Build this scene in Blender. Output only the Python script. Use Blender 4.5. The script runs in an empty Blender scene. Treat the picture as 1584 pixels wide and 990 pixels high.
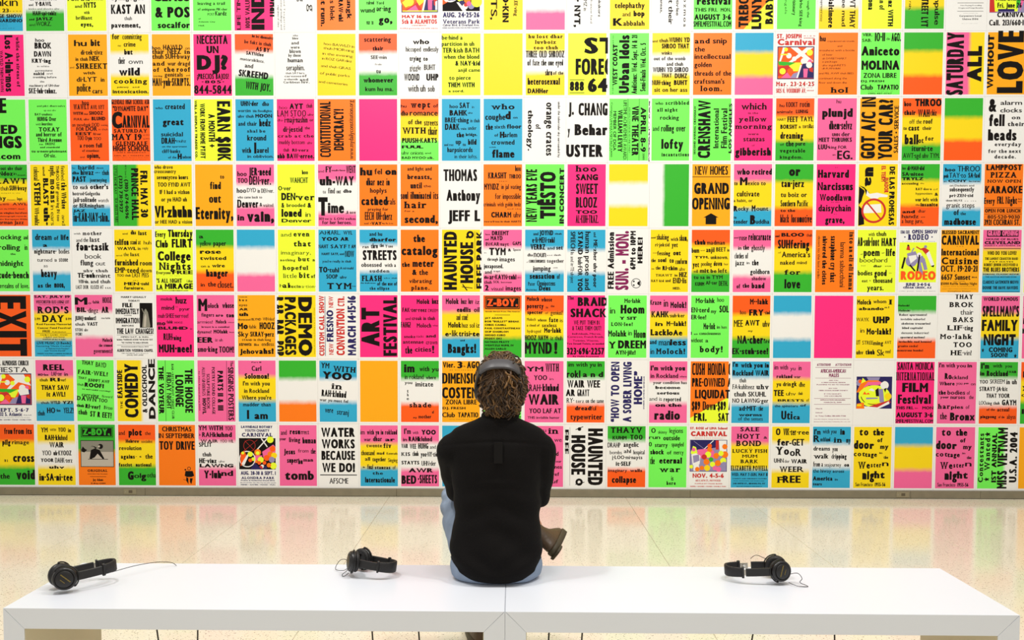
import bpy, bmesh, math, random
import numpy as np
from mathutils import Vector, Matrix, Euler
from mathutils.geometry import tessellate_polygon, delaunay_2d_cdt

SC = bpy.context.scene
COL = SC.collection
PI = math.pi
random.seed(7)

# ---------------------------------------------------------------- camera
cam = bpy.data.cameras.new('camera')
cam.sensor_fit = 'HORIZONTAL'; cam.sensor_width = 36.0
cam.lens = 1288.3 / 1584.0 * 36.0
cam.shift_x = (792 - 774.25) / 1584.0
cam.shift_y = (547.05 - 495) / 1584.0
cam.clip_start = 0.05; cam.clip_end = 200
cam_o = bpy.data.objects.new('camera', cam); COL.objects.link(cam_o)
CYAW, CPITCH, CROLL = 0.0115, 0.0422, -0.0015
cam_o.location = (-0.1145, -7.2, 1.5518)
_R = Matrix.Rotation(CYAW, 3, 'Z') @ Matrix.Rotation(PI / 2 - CPITCH, 3, 'X') @ Matrix.Rotation(-CROLL, 3, 'Z')
cam_o.rotation_euler = _R.to_euler()
SC.camera = cam_o

# ---------------------------------------------------------------- world, lights, exposure
SC.view_settings.view_transform = 'Standard'
SC.view_settings.look = 'None'
SC.view_settings.exposure = 0.0
SC.view_settings.gamma = 1.0
SC.view_settings.use_curve_mapping = False
world = bpy.data.worlds.new('gallery ambient'); SC.world = world; world.use_nodes = True
world.node_tree.nodes['Background'].inputs[0].default_value = (1.0, 0.985, 0.955, 1)
world.node_tree.nodes['Background'].inputs[1].default_value = 0.54

def area(name, loc, target, size, power, color=(1, 0.975, 0.935), size_y=None):
    l = bpy.data.lights.new(name, 'AREA'); l.energy = power; l.color = color
    l.size = size
    if size_y: l.shape = 'RECTANGLE'; l.size_y = size_y
    o = bpy.data.objects.new(name, l); COL.objects.link(o); o.location = loc
    o.rotation_euler = (Vector(target) - Vector(loc)).to_track_quat('-Z', 'Y').to_euler()
    return o
for i, x in enumerate((-4.4, -2.2, 0.0, 2.2, 4.4)):
    area('ceiling_wall_washer', (x, -4.4, 5.9), (x * 0.9, 0, 1.7), 0.5, (42, 42, 30)[int(abs(x) // 2)])
for i, (x, y) in enumerate(((-1.9, -4.6), (1.5, -4.6))):
    area('ceiling_downlight', (x, y, 5.6), (x * 0.3, -3.7, 0.4), 0.22, 62)
area('ceiling_downlight', (-0.1, -6.0, 5.8), (-0.1, -4.2, 0.4), 0.6, 30)

# ---------------------------------------------------------------- helpers
def srgb(r, g, b):
    def f(c):
        c /= 255.0
        return c / 12.92 if c <= 0.04045 else ((c + 0.055) / 1.055) ** 2.4
    return (f(r), f(g), f(b), 1.0)

def mat(name, col, rough=0.5, metal=0.0, spec=0.5, noise=None, bump=None, coat=0.0):
    m = bpy.data.materials.new(name); m.use_nodes = True
    nt = m.node_tree; b = nt.nodes['Principled BSDF']
    b.inputs['Base Color'].default_value = col
    b.inputs['Roughness'].default_value = rough
    b.inputs['Metallic'].default_value = metal
    b.inputs['Specular IOR Level'].default_value = spec
    if coat: b.inputs['Coat Weight'].default_value = coat
    if noise:
        scale, amt = noise
        n = nt.nodes.new('ShaderNodeTexNoise'); n.inputs['Scale'].default_value = scale; n.inputs['Detail'].default_value = 5
        tc = nt.nodes.new('ShaderNodeTexCoord'); nt.links.new(tc.outputs['Object'], n.inputs['Vector'])
        mx = nt.nodes.new('ShaderNodeMix'); mx.data_type = 'RGBA'
        mx.inputs[6].default_value = tuple(c * (1 - amt) for c in col[:3]) + (1,)
        mx.inputs[7].default_value = tuple(min(1, c * (1 + amt)) for c in col[:3]) + (1,)
        nt.links.new(n.outputs['Fac'], mx.inputs[0]); nt.links.new(mx.outputs[2], b.inputs['Base Color'])
    if bump:
        scale, st = bump
        n = nt.nodes.new('ShaderNodeTexNoise'); n.inputs['Scale'].default_value = scale; n.inputs['Detail'].default_value = 4
        tc = nt.nodes.new('ShaderNodeTexCoord'); nt.links.new(tc.outputs['Object'], n.inputs['Vector'])
        bp = nt.nodes.new('ShaderNodeBump'); bp.inputs['Strength'].default_value = st; bp.inputs['Distance'].default_value = 0.01
        nt.links.new(n.outputs['Fac'], bp.inputs['Height']); nt.links.new(bp.outputs['Normal'], b.inputs['Normal'])
    return m

def link(name, me, m=None, parent=None, smooth=False):
    if m is not None:
        for q in (m if isinstance(m, (list, tuple)) else [m]): me.materials.append(q)
    if smooth:
        me.polygons.foreach_set('use_smooth', [True] * len(me.polygons))
    o = bpy.data.objects.new(name, me); COL.objects.link(o)
    if parent is not None: o.parent = parent
    return o
def obj(name, bm, m=None, parent=None, smooth=False, loc=None):
    me = bpy.data.meshes.new(name); bmesh.ops.recalc_face_normals(bm, faces=bm.faces); bm.to_mesh(me); bm.free()
    o = link(name, me, m, parent, smooth)
    if loc is not None: o.location = loc
    return o
def tag(o, label=None, cat=None, group=None, kind=None):
    if label: o['label'] = label
    if cat: o['category'] = cat
    if group: o['group'] = group
    if kind: o['kind'] = kind
    return o
def empty(name, loc=(0, 0, 0), rot=None):
    o = bpy.data.objects.new(name, None); COL.objects.link(o); o.location = loc
    o.empty_display_size = 0.05
    if rot is not None: o.rotation_euler = rot
    return o
def add_box(bm, lo, hi, bev=0.0, seg=2):
    r = bmesh.ops.create_cube(bm, size=1.0)
    for v in r['verts']:
        v.co = Vector([lo[i] + (v.co[i] + 0.5) * (hi[i] - lo[i]) for i in range(3)])
    if bev:
        es = list({e for v in r['verts'] for e in v.link_edges})
        bmesh.ops.bevel(bm, geom=es, offset=bev, segments=seg, affect='EDGES', profile=0.5)
    return bm
def box(lo, hi, bev=0.0):
    return add_box(bmesh.new(), lo, hi, bev)
def frame_of(d, up=Vector((0, 0, 1))):
    d = d.normalized()
    if abs(d.dot(up)) > 0.95: up = Vector((0, 1, 0))
    x = d.cross(up).normalized(); y = x.cross(d).normalized()
    return x, y
def add_tube(bm, pts, rad, seg=8, cap=True):
    pts = [Vector(p) for p in pts]
    if not hasattr(rad, '__len__'): rad = [rad] * len(pts)
    rings = []; up = Vector((0, 0, 1))
    d0 = (pts[1] - pts[0]).normalized(); x, y = frame_of(d0)
    for i, p in enumerate(pts):
        d = (pts[min(i + 1, len(pts) - 1)] - pts[max(i - 1, 0)]).normalized()
        x = (x - d * x.dot(d)).normalized(); y = d.cross(x)
        rings.append([bm.verts.new(p + (x * math.cos(2 * PI * k / seg) + y * math.sin(2 * PI * k / seg)) * rad[i]) for k in range(seg)])
    for a, b in zip(rings, rings[1:]):
        for k in range(seg): bm.faces.new((a[k], a[(k + 1) % seg], b[(k + 1) % seg], b[k]))
    if cap:
        bm.faces.new(rings[0][::-1]); bm.faces.new(rings[-1])
def add_loft(bm, secs, seg=32):
    """secs: (centre, rx, ry, exponent) horizontal super-ellipse rings, bottom to top"""
    rings = []
    for c, rx, ry, e in secs:
        ring = []
        for k in range(seg):
            a = 2 * PI * k / seg; ca, sa = math.cos(a), math.sin(a)
            ring.append(bm.verts.new((c[0] + rx * math.copysign(abs(ca) ** (2 / e), ca), c[1] + ry * math.copysign(abs(sa) ** (2 / e), sa), c[2])))
        rings.append(ring)
    for a, b in zip(rings, rings[1:]):
        for k in range(seg): bm.faces.new((a[k], a[(k + 1) % seg], b[(k + 1) % seg], b[k]))
    bm.faces.new(rings[0][::-1]); bm.faces.new(rings[-1])
def add_ball(bm, c, r, u=20, v=12, rot=None):
    if not hasattr(r, '__len__'): r = (r, r, r)
    M = Matrix.Translation(c)
    if rot is not None: M = M @ Euler(rot).to_matrix().to_4x4()
    M = M @ Matrix.Diagonal((r[0], r[1], r[2], 1))
    bmesh.ops.create_uvsphere(bm, u_segments=u, v_segments=v, radius=1.0, matrix=M)
def add_limb(bm, pts, rad, seg=16):
    """round-ended tapering limb through the given joints"""
    P_ = [Vector(p) for p in pts]; n = 6; PP = []; RR = []
    for i in range(len(P_) - 1):
        for k in range(n):
            t = k / n
            a = P_[max(i - 1, 0)]; b = P_[i]; c = P_[i + 1]; d = P_[min(i + 2, len(P_) - 1)]
            q = 0.5 * ((2 * b) + (c - a) * t + (2 * a - 5 * b + 4 * c - d) * t * t + (3 * b - a - 3 * c + d) * t ** 3)
            PP.append(q); RR.append(rad[i] * (1 - t) + rad[i + 1] * t)
    PP.append(P_[-1]); RR.append(rad[-1])
    add_tube(bm, PP, RR, seg)
    add_ball(bm, PP[0], RR[0], 12, 8); add_ball(bm, PP[-1], RR[-1], 12, 8)
def fuse(name, bm, voxel, m, parent=None, smooth_it=6, disp=None):
    """union of overlapping closed pieces as one continuous surface"""
    me = bpy.data.meshes.new('tmp'); bm.to_mesh(me); bm.free()
    o = bpy.data.objects.new('tmp', me); COL.objects.link(o)
    md = o.modifiers.new('r', 'REMESH'); md.mode = 'VOXEL'; md.voxel_size = voxel; md.adaptivity = 0
    md = o.modifiers.new('s', 'SMOOTH'); md.factor = 0.6; md.iterations = smooth_it
    dg = bpy.context.evaluated_depsgraph_get()
    me2 = bpy.data.meshes.new_from_object(o.evaluated_get(dg))
    bpy.data.objects.remove(o)
    if disp:
        co = np.empty(len(me2.vertices) * 3); me2.vertices.foreach_get('co', co); co = co.reshape(-1, 3)
        no = np.empty(len(me2.vertices) * 3); me2.vertices.foreach_get('normal', no); no = no.reshape(-1, 3)
        co += no * disp(co)[:, None]
        me2.vertices.foreach_set('co', co.ravel()); me2.update()
    me2.name = name
    return link(name, me2, m, parent, True)

# ---------------------------------------------------------------- structure: floor, wall, baseboard
def terrazzo():
    m = bpy.data.materials.new('cream terrazzo'); m.use_nodes = True; nt = m.node_tree; b = nt.nodes['Principled BSDF']
    tc = nt.nodes.new('ShaderNodeTexCoord'); L = nt.links.new
    def vor(scale, thr0, thr1):
        v = nt.nodes.new('ShaderNodeTexVoronoi'); v.inputs['Scale'].default_value = scale
        L(tc.outputs['Object'], v.inputs['Vector'])
        r = nt.nodes.new('ShaderNodeValToRGB'); r.color_ramp.elements[0].position = thr0; r.color_ramp.elements[1].position = thr1
        L(v.outputs['Distance'], r.inputs[0])
        return v, r
    base = nt.nodes.new('ShaderNodeMix'); base.data_type = 'RGBA'
    base.inputs[6].default_value = srgb(236, 227, 200); base.inputs[7].default_value = srgb(248, 241, 219)
    n = nt.nodes.new('ShaderNodeTexNoise'); n.inputs['Scale'].default_value = 55; n.inputs['Detail'].default_value = 6
    L(tc.outputs['Object'], n.inputs['Vector']); L(n.outputs['Fac'], base.inputs[0])
    cur = base.outputs[2]
    for scale, a, c in ((48, 0.17, srgb(120, 100, 72)), (85, 0.21, srgb(150, 134, 102)), (70, 0.15, srgb(250, 246, 232)), (23, 0.07, srgb(60, 48, 36))):
        v, r = vor(scale, a * 0.7, a)
        mx = nt.nodes.new('ShaderNodeMix'); mx.data_type = 'RGBA'; mx.inputs[6].default_value = c
        L(r.outputs[0], mx.inputs[0]); L(cur, mx.inputs[7]); cur = mx.outputs[2]
    L(cur, b.inputs['Base Color'])
    b.inputs['Roughness'].default_value = 0.13; b.inputs['Specular IOR Level'].default_value = 0.45
    n2 = nt.nodes.new('ShaderNodeTexNoise'); n2.inputs['Scale'].default_value = 9; L(tc.outputs['Object'], n2.inputs['Vector'])
    bp = nt.nodes.new('ShaderNodeBump'); bp.inputs['Strength'].default_value = 0.02; bp.inputs['Distance'].default_value = 0.02
    L(n2.outputs['Fac'], bp.inputs['Height']); L(bp.outputs['Normal'], b.inputs['Normal'])
    return m
M_TERR = terrazzo()
M_JOINT = mat('terrazzo joint', srgb(150, 136, 106), 0.7)
M_WALL = mat('white wall paint', srgb(238, 234, 224), 0.6, bump=(30, 0.05))
M_BASE = mat('grey stone base', srgb(130, 121, 98), 0.45, noise=(14, 0.18))
floor = obj('floor', box((-7.5, -10.3, -0.06), (7.5, 0.05, -0.003)), M_JOINT); tag(floor, kind='structure')
tile_me = None
for ix in range(15):
    for iy in range(4):
        x0 = -2.19 - 5 * 1.027 + ix * 1.027; y1 = -0.001 - iy * 2.57 + (0 if iy == 0 else 0)
        y0 = y1 - 2.57
        if tile_me is None:
            o = obj('floor_tile', box((0.0012, 0.0012, -0.02), (1.0258, 2.5688, 0), 0.0008), M_TERR, floor); tile_me = o.data
        else:
            o = bpy.data.objects.new('floor_tile', tile_me); COL.objects.link(o); o.parent = floor
        o.location = (x0, y0, 0)
wall = obj('wall_back', box((-7.5, 0.0, -0.06), (7.5, 0.2, 5.6)), M_WALL); tag(wall, kind='structure')
bb = obj('baseboard_back', box((-7.5, -0.018, 0.0), (-3.1, 0.0, 0.066), 0.002), M_BASE); tag(bb, kind='structure')
def _slab(x0, x1):
    bm = box((x0 + 0.001, -0.02, 0.004), (x1 - 0.001, 0.001, 0.067), 0.0015)
    return bm
bpy.data.objects.remove(bb)
bb = obj('baseboard_back', box((-7.5, -0.004, -0.003), (7.5, 0.002, 0.066)), mat('dark base gap', srgb(70, 60, 45), 0.8)); tag(bb, kind='structure')
xb = [-7.4, -5.6, -3.3, -1.1, 1.45, 3.35, 3.95, 5.6, 7.4]
for a, c in zip(xb, xb[1:]): obj('base_slab', _slab(a, c), M_BASE, bb)
def outlet(x, label):
    r = empty('wall_outlet', (x, -0.02, 0.035))
    tag(r, label, 'outlet')
    obj('cover_plate', box((-0.055, -0.004, -0.022), (0.055, 0.0, 0.024), 0.0015), mat('outlet plate', srgb(150, 140, 112), 0.4, 0.3), r)
    bm = box((-0.012, -0.006, -0.010), (0.020, -0.003, 0.014), 0.001); obj('socket', bm, mat('outlet socket', srgb(90, 80, 60), 0.4), r)
    bm = bmesh.new(); add_ball(bm, (-0.04, -0.004, 0.0), (0.004, 0.002, 0.004), 10, 6); obj('screw', bm, mat('screw', srgb(180, 175, 160), 0.3, 1), r)
outlet(-3.43, 'small metal outlet plate on the grey base below the skateboarder poster')
outlet(3.28, 'small metal outlet plate on the grey base below the blue, yellow and pink plain poster')
POSTERS = """
=Y74B ~yellow and blue poster cut by the left frame edge reading JAN. 23 ORANGE SHOW
-4 88 60 13 1 rankin
-5 82 62.5 .6 - -
5 64 70 6 3 JAN. 23
66 96 69 2 2 noon
-4 98 79 6 3 ORANGE SHOW
-4 99 86 5.5 3 N BERNARDINO
2 58 89 1 1 live music and dancing all
0 60 92 1 1 saturday night program
5 78 96 1.3 1 tickets at the door and at
=W68g
12 22 51 4 2 and
26 82 51 5 2 X·BARR·BOYS
8 20 60 4 2 and
25 68 60 7 3 Y·BAWL
8 88 66 3 a kicks and shocks uhv
18 80 75 7 3 HAH·spi·tuhlz
8 22 83 3.5 3 and
26 70 83 5 4 JAYLZ
8 24 92 4 1 and
26 66 92 7 1 WORZ.
=y
2 30 52 8 2 FOR
36 58 52 8 2 SE·vin
62 92 51 8 3 DAYZ
20 38 63 5 2 and
43 74 63 9 3 NYTS
43 57 73 5 2 with
22 64 82 6 2 brilliant
34 66 93 7 3 eyes,
=W
5 90 51 9 2 Synagogue
4 92 73 15 3 KAST AN
38 58 83 6 1 thuh
4 80 95 8 3 pavement,
=G
6 100 53 14 3 CLASS
10 100 79 17 3 & POS
16 100 96 10 3 socalfor
=G
0 90 46 6 3 ZEN NOO JER·zee
12 84 59 5 2 leaving a trail
12 90 68 4 2 of ambiguous PIK·cher
38 56 76 4 1 POST
58 88 76 7 2 Kardz
14 20 82 2 3 of
14 58 87 2 3 Atlantic City
14 30 93 2 3 Hall.
=P L
1 60 16 10 2 LIFE TIME
4 52 40 12 2 100% VALUE
1 62 78 34 4 IND
22 62 112 20 4 UPHOL
=W R
50 99 80 4 a and Tangerian
50 99 88 4 a bone-grindings and
40 70 14 16 1 ng
36 54 40 16 1 oing
60 95 96 4 1 migraines of china
=O R
45 82 22 12 3 jungk
45 86 44 12 3 BRAW·uhl
45 85 66 12 2 ks blek
45 94 90 14 3 nt rum.
=G
28 70 50 5 1 in thuh
20 40 59 6 2 ralrod
46 66 59 5 2 Yord
4 42 72 8 2 wund
46 84 70 9 2 ər·ing
20 38 91 8 1 war tu
52 88 89 12 4 go,
=W ~white carnival poster dated May 16 to 18 at 5th and Alamitos
@r 3 -2 99 72 n
@r 5 0 97 70.5 R
@c 20 52 20 O
@p y 5 56 30 44 26 60 14 64
@p W 0 22 40 0 52 0 20 30
@p W 60 0 80 0 30 40 24 36
@c 24 55 11 y
@c 60 46 14 y
@c 45 58 9 R
@c 52 60 6 R
@p y 35 40 66 36 60 56 48 62
@p r 5 71 45 56 60 71
@p p 12 71 40 60 50 71
@p n 60 71 72 38 97 40 97 71
@p W 56 71 68 38 72 38 61 71
@c 82 47 10 p
@p p 72 50 84 50 83 68 73 68
@p r 87 48 96 48 96 64 88 60
@p W 92 55 97 53 97 68 92 68
@r 6 69 97 70.5 y
4 96 81 5 4r MAY 16 to 18
4 96 90 7 3r 5th & ALAMITOS
30 68 93.5 1.5 3r LONG BEACH
0 98 98 1.5 2r RAFFLE grand prize and raffle tickets
=W ~white carnival poster dated August 24 to 26 in Veterans Park
@r 2 -3 98 70 k
@p R 2 0 40 8 32 50 2 60
@p W 2 50 30 10 42 8 12 56
@c 22 46 14 k
@o 22 42 22 4 W
@c 28 46 12 v
@c 60 30 10 y
@c 48 50 8 y
@c 58 45 8 R
@c 66 52 9 O
@c 52 58 8 n
@c 76 62 8 v
@c 60 63 7 W
@c 72 36 10 O
@c 78 20 12 O
@c 90 34 12 v
@c 76 46 10 R
@c 90 55 14 y
@c 62 60 5 r
@c 70 58 6 p
@p W 38 56 44 56 64 70 54 70
3 97 80 8 3n AUG. 24·25·26
3 98 90 7 2n Veterans Park
3 97 94 3.5 2n Culver Blvd. & Overland Ave.
2 98 97.5 1.5 3n RIDES GAMES FOOD FUN ENTERTAINMENT
=Y R
50 78 22 9 2 LEE·ving
34 88 52 16 4 RO·KIN
34 84 82 16 2 RTS,
=W70p ~white poster with a plain pink lower band in the top row
=W R
46 80 22 7 2 bokskorz
42 90 42 5 1 ough snow ford
40 70 60 9 1 FARMZ in
34 96 84 16 4 her NYT,
=Y
50 98 52 6 2 Cross
12 88 66 9 2 telephathy
32 52 79 7 1 and
60 88 79 9 3 bop
8 32 94 12 4 K
34 88 94 8 2 abbalah
=W R
40 96 18 8 2 kozmos
46 78 38 8 2 k·tiv·lee
46 92 58 12 2 at their
52 74 80 7 2 ansas,
=G
8 95 61 12 4 Festival
2 62 72 6 2 THIS FRI.
70 97 72 6 2 MON.
2 97 85 9 4 AUGUST 3·6
0 98 96 9 2 SMFILMFESTIVAL.COM
=y L
@p O 0 0 100 0 100 100 55 100 0 22
3 60 34 26 3 TREBOL
0 52 68 26 4 LUNY
8 52 98 20 4 BABY
=G R
46 82 22 6 2 through the
52 96 42 8 2 drho SEE·king
46 78 60 9 2 e visionary
48 76 80 6 1 angels
=W66Y R
50 98 22 14 2 WT THAY
50 96 42 10 2 lee mad
50 98 76 14 3 Baltimore
54 88 96 6 1 supernatural extasy
=y R
50 96 34 13 3 enz WITH
46 70 56 13 2 man of
48 70 84 14 3 homa
=Y67g R
46 94 24 13 2 mpulse
48 97 58 18 3 STREET LYT
46 70 90 7 1 of rain,
=W
30 96 54 5 3 LOCAL 1506
@r 26 59 95 59.6 k
34 90 64 1.5 2 Not Paying Prevailing
28 94 68 1.5 2 Wages and Fringe Benefits
@r 26 72 95 72.6 k
42 80 76 1 1 sanctioned by
32 90 81 2.5 b Carpenters Local
40 82 86 2.5 b Union 1506
38 80 92 .6 1 this is not a labor strike
=W ~white carnival poster with a patterned border and phone number 213
@r 2 0 98 75 v
@p r 2 50 12 40 20 74 2 74
@p y 6 0 80 0 74 73 16 73
@p g 72 0 90 0 80 60 70 70
@p p 84 40 98 0 98 40 80 73
@r 24 69 66 73 n
14 90 48 9 3 FREE SHOW
18 90 56 6 2 FREE DRINKS
22 84 67 8 2 Fri. June 26
22 98 82 8 3 CARNIVAL
2 98 95 9 2 Call. 213/660·16
=P R
=P R
4 85 20 9 b while the sirens of
1 93 50 21 3 Los A·luh·mos
26 93 63 8 2 WAYLD THEM DAWN
=W
22 46 12 6 2 hoo
20 64 23 10 3 BROK
18 63 36 9 3 DAWN
12 62 46 7 3 KRY·ing
26 58 53 3 1 in white
20 66 60 3 2 gymnasiums
16 44 66 5 3 nakid
50 66 65 3 1 and
14 76 71 3.5 2 trembling before
32 44 78 3 2 the
4 84 85 4 2 machinery of UH·ther
2 76 96 9 2 SKE·luh·tuhnz.
=A
15 48 19 10 2 hu
58 82 19 11 3 bit
32 88 33 8 2 di·tek·tivz
18 50 43 6 2 in thuh
54 80 43 8 3 NEK
3 14 55 3 1 and
19 99 56 9 b SHREEKT
37 68 65 5 3 with
20 72 77 8 2 di·LYT
82 92 77 7 2 in
20 56 93 13 1 police
60 86 96 8 2 cars
=Y30W66Y
5 24 8 9 2 for
32 82 8 9 1 committing
20 28 20 4 1 no
35 66 20 8 2 crime
36 58 33 9 3 but
20 38 48 11 1 their
47 84 48 8 1 own
22 76 67 13 3 wild
8 94 80 8 b cooking
16 46 87 2.5 3 pederasty
56 74 87 2.5 3 and
4 98 96 6 3 intoxication.
=A
0 22 25 6 2 hoo
29 80 25 8 2 HAWLD
87 99 25 5 1 on
0 32 32 8 2 thair
40 76 32 9 2 NEEZ
85 99 32 7 b in
0 30 40 8 2 thuh
34 99 40 8 2 SUH·bway
1 32 51 7 b and
40 99 51 7 2 wur dragd
2 18 61 7 b of
30 58 61 8 b the
64 99 61 8 b roof
2 26 69 2.5 3 waving
32 80 69 7 2 genitals
88 98 68 2.5 2 and
0 99 84 13 2 MAN·yuh·SKRIPTS.
=P
9 90 16 14 2 NECESITA
34 66 31 12 4 UN
8 90 58 24 4 DJ?
8 92 73 9 2 ¡PRECIOS BAJOS!
20 80 80 5 4 ·805·
0 99 97 14 2 844-5844
=R29W69g A7
36 92 6 5 3 hu let dhemselvz
18 88 17 6 2 be fukt in thuh
50 86 27 7 3 AS BY
26 72 35 6 3 SAYNtlee
12 76 45 5 2 mətorsiklists.
26 48 56 7 2 and
12 90 71 11 4 SKREEMD
34 100 90 12 2 WITH JOY.
=W
44 58 4 3 2 who
43 59 9 4 2 blew
40 60 17 5 2 and
38 62 24 5 2 were
35 65 31 6 2 blown
32 65 37 5 2 by those
30 70 46 7 2 human
26 75 59 9 1 seraphim.
24 76 65 3 2 thuh SAY·lerz,
21 66 70 3 2 caresses
68 80 70 4 b of
20 58 75 3 2 e·tlantik
62 84 76 4 b and
18 62 80 3.5 2 Caribbean
66 88 80 4 b luv.
=Y A6
12 92 20 4 1 hoo BAWLD in
12 92 27 4 1 thuh MOR·ning
11 90 36 4 1 in the evening
11 89 44 4 1 in ROZ GAR·dinz
10 88 56 4 1 and thuh GRAS
9 87 68 4 1 of public parks
8 84 82 4 1 and cemeteries
=R30W64g
14 84 13 8 2 scattering
36 64 27 7 3 thair
31 73 41 6 2 SEE·min
42 60 51 3 1 frele
45 57 64 7 2 tu
12 90 79 8 3 whomever
16 90 93 7 2 kum hu ma.
=W
33 76 17 8 3 who
14 54 29 8 1 hiccuped
60 100 29 8 1 endlessly
24 54 44 8 2 trying
60 72 44 7 3 to
24 54 59 8 1 giggle
62 92 59 9 1 BUHT
10 50 76 11 4 WOOND
68 100 76 11 3 UHP
20 48 94 11 1 with
52 66 94 11 1 uh
72 90 94 10 1 sob
=y
0 54 10 7 2 be·hind a
0 84 20 7 2 partition in uh
2 97 31 8 2 TER·kish BATH
5 97 41 7 2 when the blond
35 99 52 8 3 & NAY·kid
42 99 62 6 2 anjil came
19 75 75 7 2 to pierce
16 85 87 8 3 THEM WITH
17 58 95 4 3 a sord.
=Y ~plain bright yellow poster without lettering above who coughed on the sixth floor
=Y30W64Y
7 95 8 6 b hu lost dhar
24 77 17 6 b luvboiz
20 82 26 6 b too thuh
0 99 39 11 1 THREE OLD SHROOZ
4 96 52 10 1 of fate the one eyed
50 68 68 10 1 shru
70 97 67 6 2 of the
5 88 83 11 2 heterosexual
5 58 97 8 3 DAHHer
=y
42 130 33 26 4 ST
20 132 67 26 3 FORECL
5 42 93 15 4 888
@r 5 75 43 76 k
@r 5 96 43 97 k
52 130 95 22 4 647
=G L
2 96 10 4 1 it takes talent to you can be if you want to
16 82 20 12 4 WEST COAST
3 97 50 26 4 Urban Idols
2 97 70 14 2 Auditions: Wed. Sept. 14 & 21
6 84 92 14 2 Semi-Finals Wed. Oct. 5
=Y34W66Y
0 14 15 4 2 and
18 42 15 6 2 thuh
44 99 15 8 3 WUHN YD
25 97 25 8 3 SHROO THAT
24 52 35 6 2 winks
4 88 44 6 2 out of the womb
38 82 53 6 2 and thuh
2 96 63 8 2 WUHN YD SHROO
25 52 72 7 2 THAT
60 93 73 8 3 DUHZ
0 50 84 8 2 NUH·thing
58 94 84 8 3 BUHT
6 94 95 7 2 sit on her ass
=O
3 42 17 8 b and
50 87 17 9 2 snip
3 30 30 8 2 the
3 97 42 8 2 intellectual
3 48 55 8 2 golden
3 99 69 8 2 threads of the
3 82 82 8 2 craftsman's
20 76 94 9 b loom.
=B31Y70p ~plain poster banded blue, yellow and light pink without lettering
=W ~white carnival poster for Saint Joseph High School, Mar. 23 to 25
0 64 9 7 3r ST. JOSEPH
70 99 6 1.5 3r HIGH
70 99 9.5 1.5 3r SCHOOL
2 99 20 10 3r Carnival
@r 2 22 98 75 n
@r 4 23.5 96 73.5 R
@p W 16 23.5 24 23.5 10 48 6 48
@p W 36 23.5 54 23.5 96 46 80 46
@p W 78 23.5 96 23.5 40 48 30 48
@c 32 37 7 W
@c 46 42 6 W
@c 72 46 9 W
@r 10 34 30 36 y
@c 24 27 5 y
@c 86 32 8 y
@p y 30 48 66 48 52 62 36 60
@p g 4 46 50 48 30 54 6 52
@p r 4 55 30 52 40 58 44 66 4 70
@c 16 62 8 y
@c 36 62 8 R
@p y 40 52 64 50 56 62 44 62
@p p 12 73 28 64 40 73
@p v 36 73 44 66 62 62 56 73
@p n 56 73 68 50 96 48 96 73
@p W 52 73 62 52 66 52 56 73
@c 87 46 5 p
@c 85 52 8 W
@p p 70 58 82 58 80 72 71 72
@p r 84 57 95 56 95 64 86 62
0 99 86 7 br Mar. 23·24·25
6 94 89 1 3r Fri. 6-11 Sat. 12-11 Sun. 12-10
0 78 97 7 2r 5825 N. WOODRUFF AV.
80 98 94 2 2r Lakewood
=O
3 18 14 9 2 hu
22 92 15 2.5 1 copulated ek·statik
48 60 23 3 1 and
3 92 30 3 1 in·sashe·at with a bottle
10 36 37 3 1 of beer
10 72 43 3 1 uh SWEET·HART
10 48 48 3 1 a package
10 70 54 3 1 uhv si·guh·RETS
10 56 59 3 1 uh KAN·duhl
2 92 67 3 1 and FEL AWF thuh BED.
2 74 75 3 1 continued along the
2 74 82 3 1 floor and down dhe
34 76 97 9 b hol
=G ~lime green concert poster with ZONA LIBRE above Club in its lower half
3 28 6 5 2 VIER.
2 26 15 5 2 SAB.
34 60 14 14 1 10·11
63 73 12 4 1 de
76 100 14 13 3 AGO.
1 97 37 15 3 Aniceto
2 98 60 15 4 MOLINA
7 91 73 8 2 ZONA LIBRE
1 60 80 3.5 3 DJ. FRESH
0 32 92 8 2 Club
43 97 92 8 3 TAPATIO
20 82 95 1 2 6742 MISSION ST. SF
20 80 99 2 3 (510) 487-0767
=g30Y69R ~plain green, yellow and orange banded poster left of SATURDAY ALL
=>p62Y L
@r 3 99 97 99.5 y
-1 100 46 44 4 SATURDAY
21 78 94 38 4 ALL
=A L
10 96 16 16 4 WITHOUT
2 103 92 66 4 LOVE
=y
=G
30 50 22 26 4 E
5 78 56 15 4 FIED
-2 89 79 20 4 INGS
10 84 97 10 3 a.com
=G
22 96 12 3 2 and pikt dhem·selvz
40 72 19 3 1 up out uhv
16 62 26 4 2 BAY·smuhnts
22 72 35 7 3 HUHNG Over
18 32 42 4 1 with
34 62 42 5 2 heartless
26 80 52 7 b TOKAY
18 86 60 7 2 and horror of
22 86 69 7 2 Third Avenue
26 36 74 3 2 iron
42 68 74 4 2 DREEMZ
28 80 79 3 3 and stumbold
5 98 86 4 3 tu u·nem·ploimant
38 70 94 6 2 Of·siz.
=R
32 50 8 6 2 hoo
10 50 16 8 b WAWKT
54 90 16 7 1 AWL NYT
8 34 25 5 3 WITH
36 48 25 3 2 thair
50 86 25 6 3 SHOOZ
10 50 34 4 2 FUUL uhv
56 92 34 6 3 BLUHD
5 76 44 6 1 on snowbank DOD
80 98 43 3 1 waiting
16 36 51 6 2 FOR
40 70 51 7 2 DOR
74 98 50 3 1 in thuh
14 55 58 5 4 EEST
60 80 58 4 2 RI·ver
18 56 66 7 1 TOO O·pin
60 80 66 5 1 TOO
24 82 78 7 2 a room full
30 74 85 4 2 of steamheat
24 36 95 3 1 and
42 76 95 8 2 opium,
=R
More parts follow.
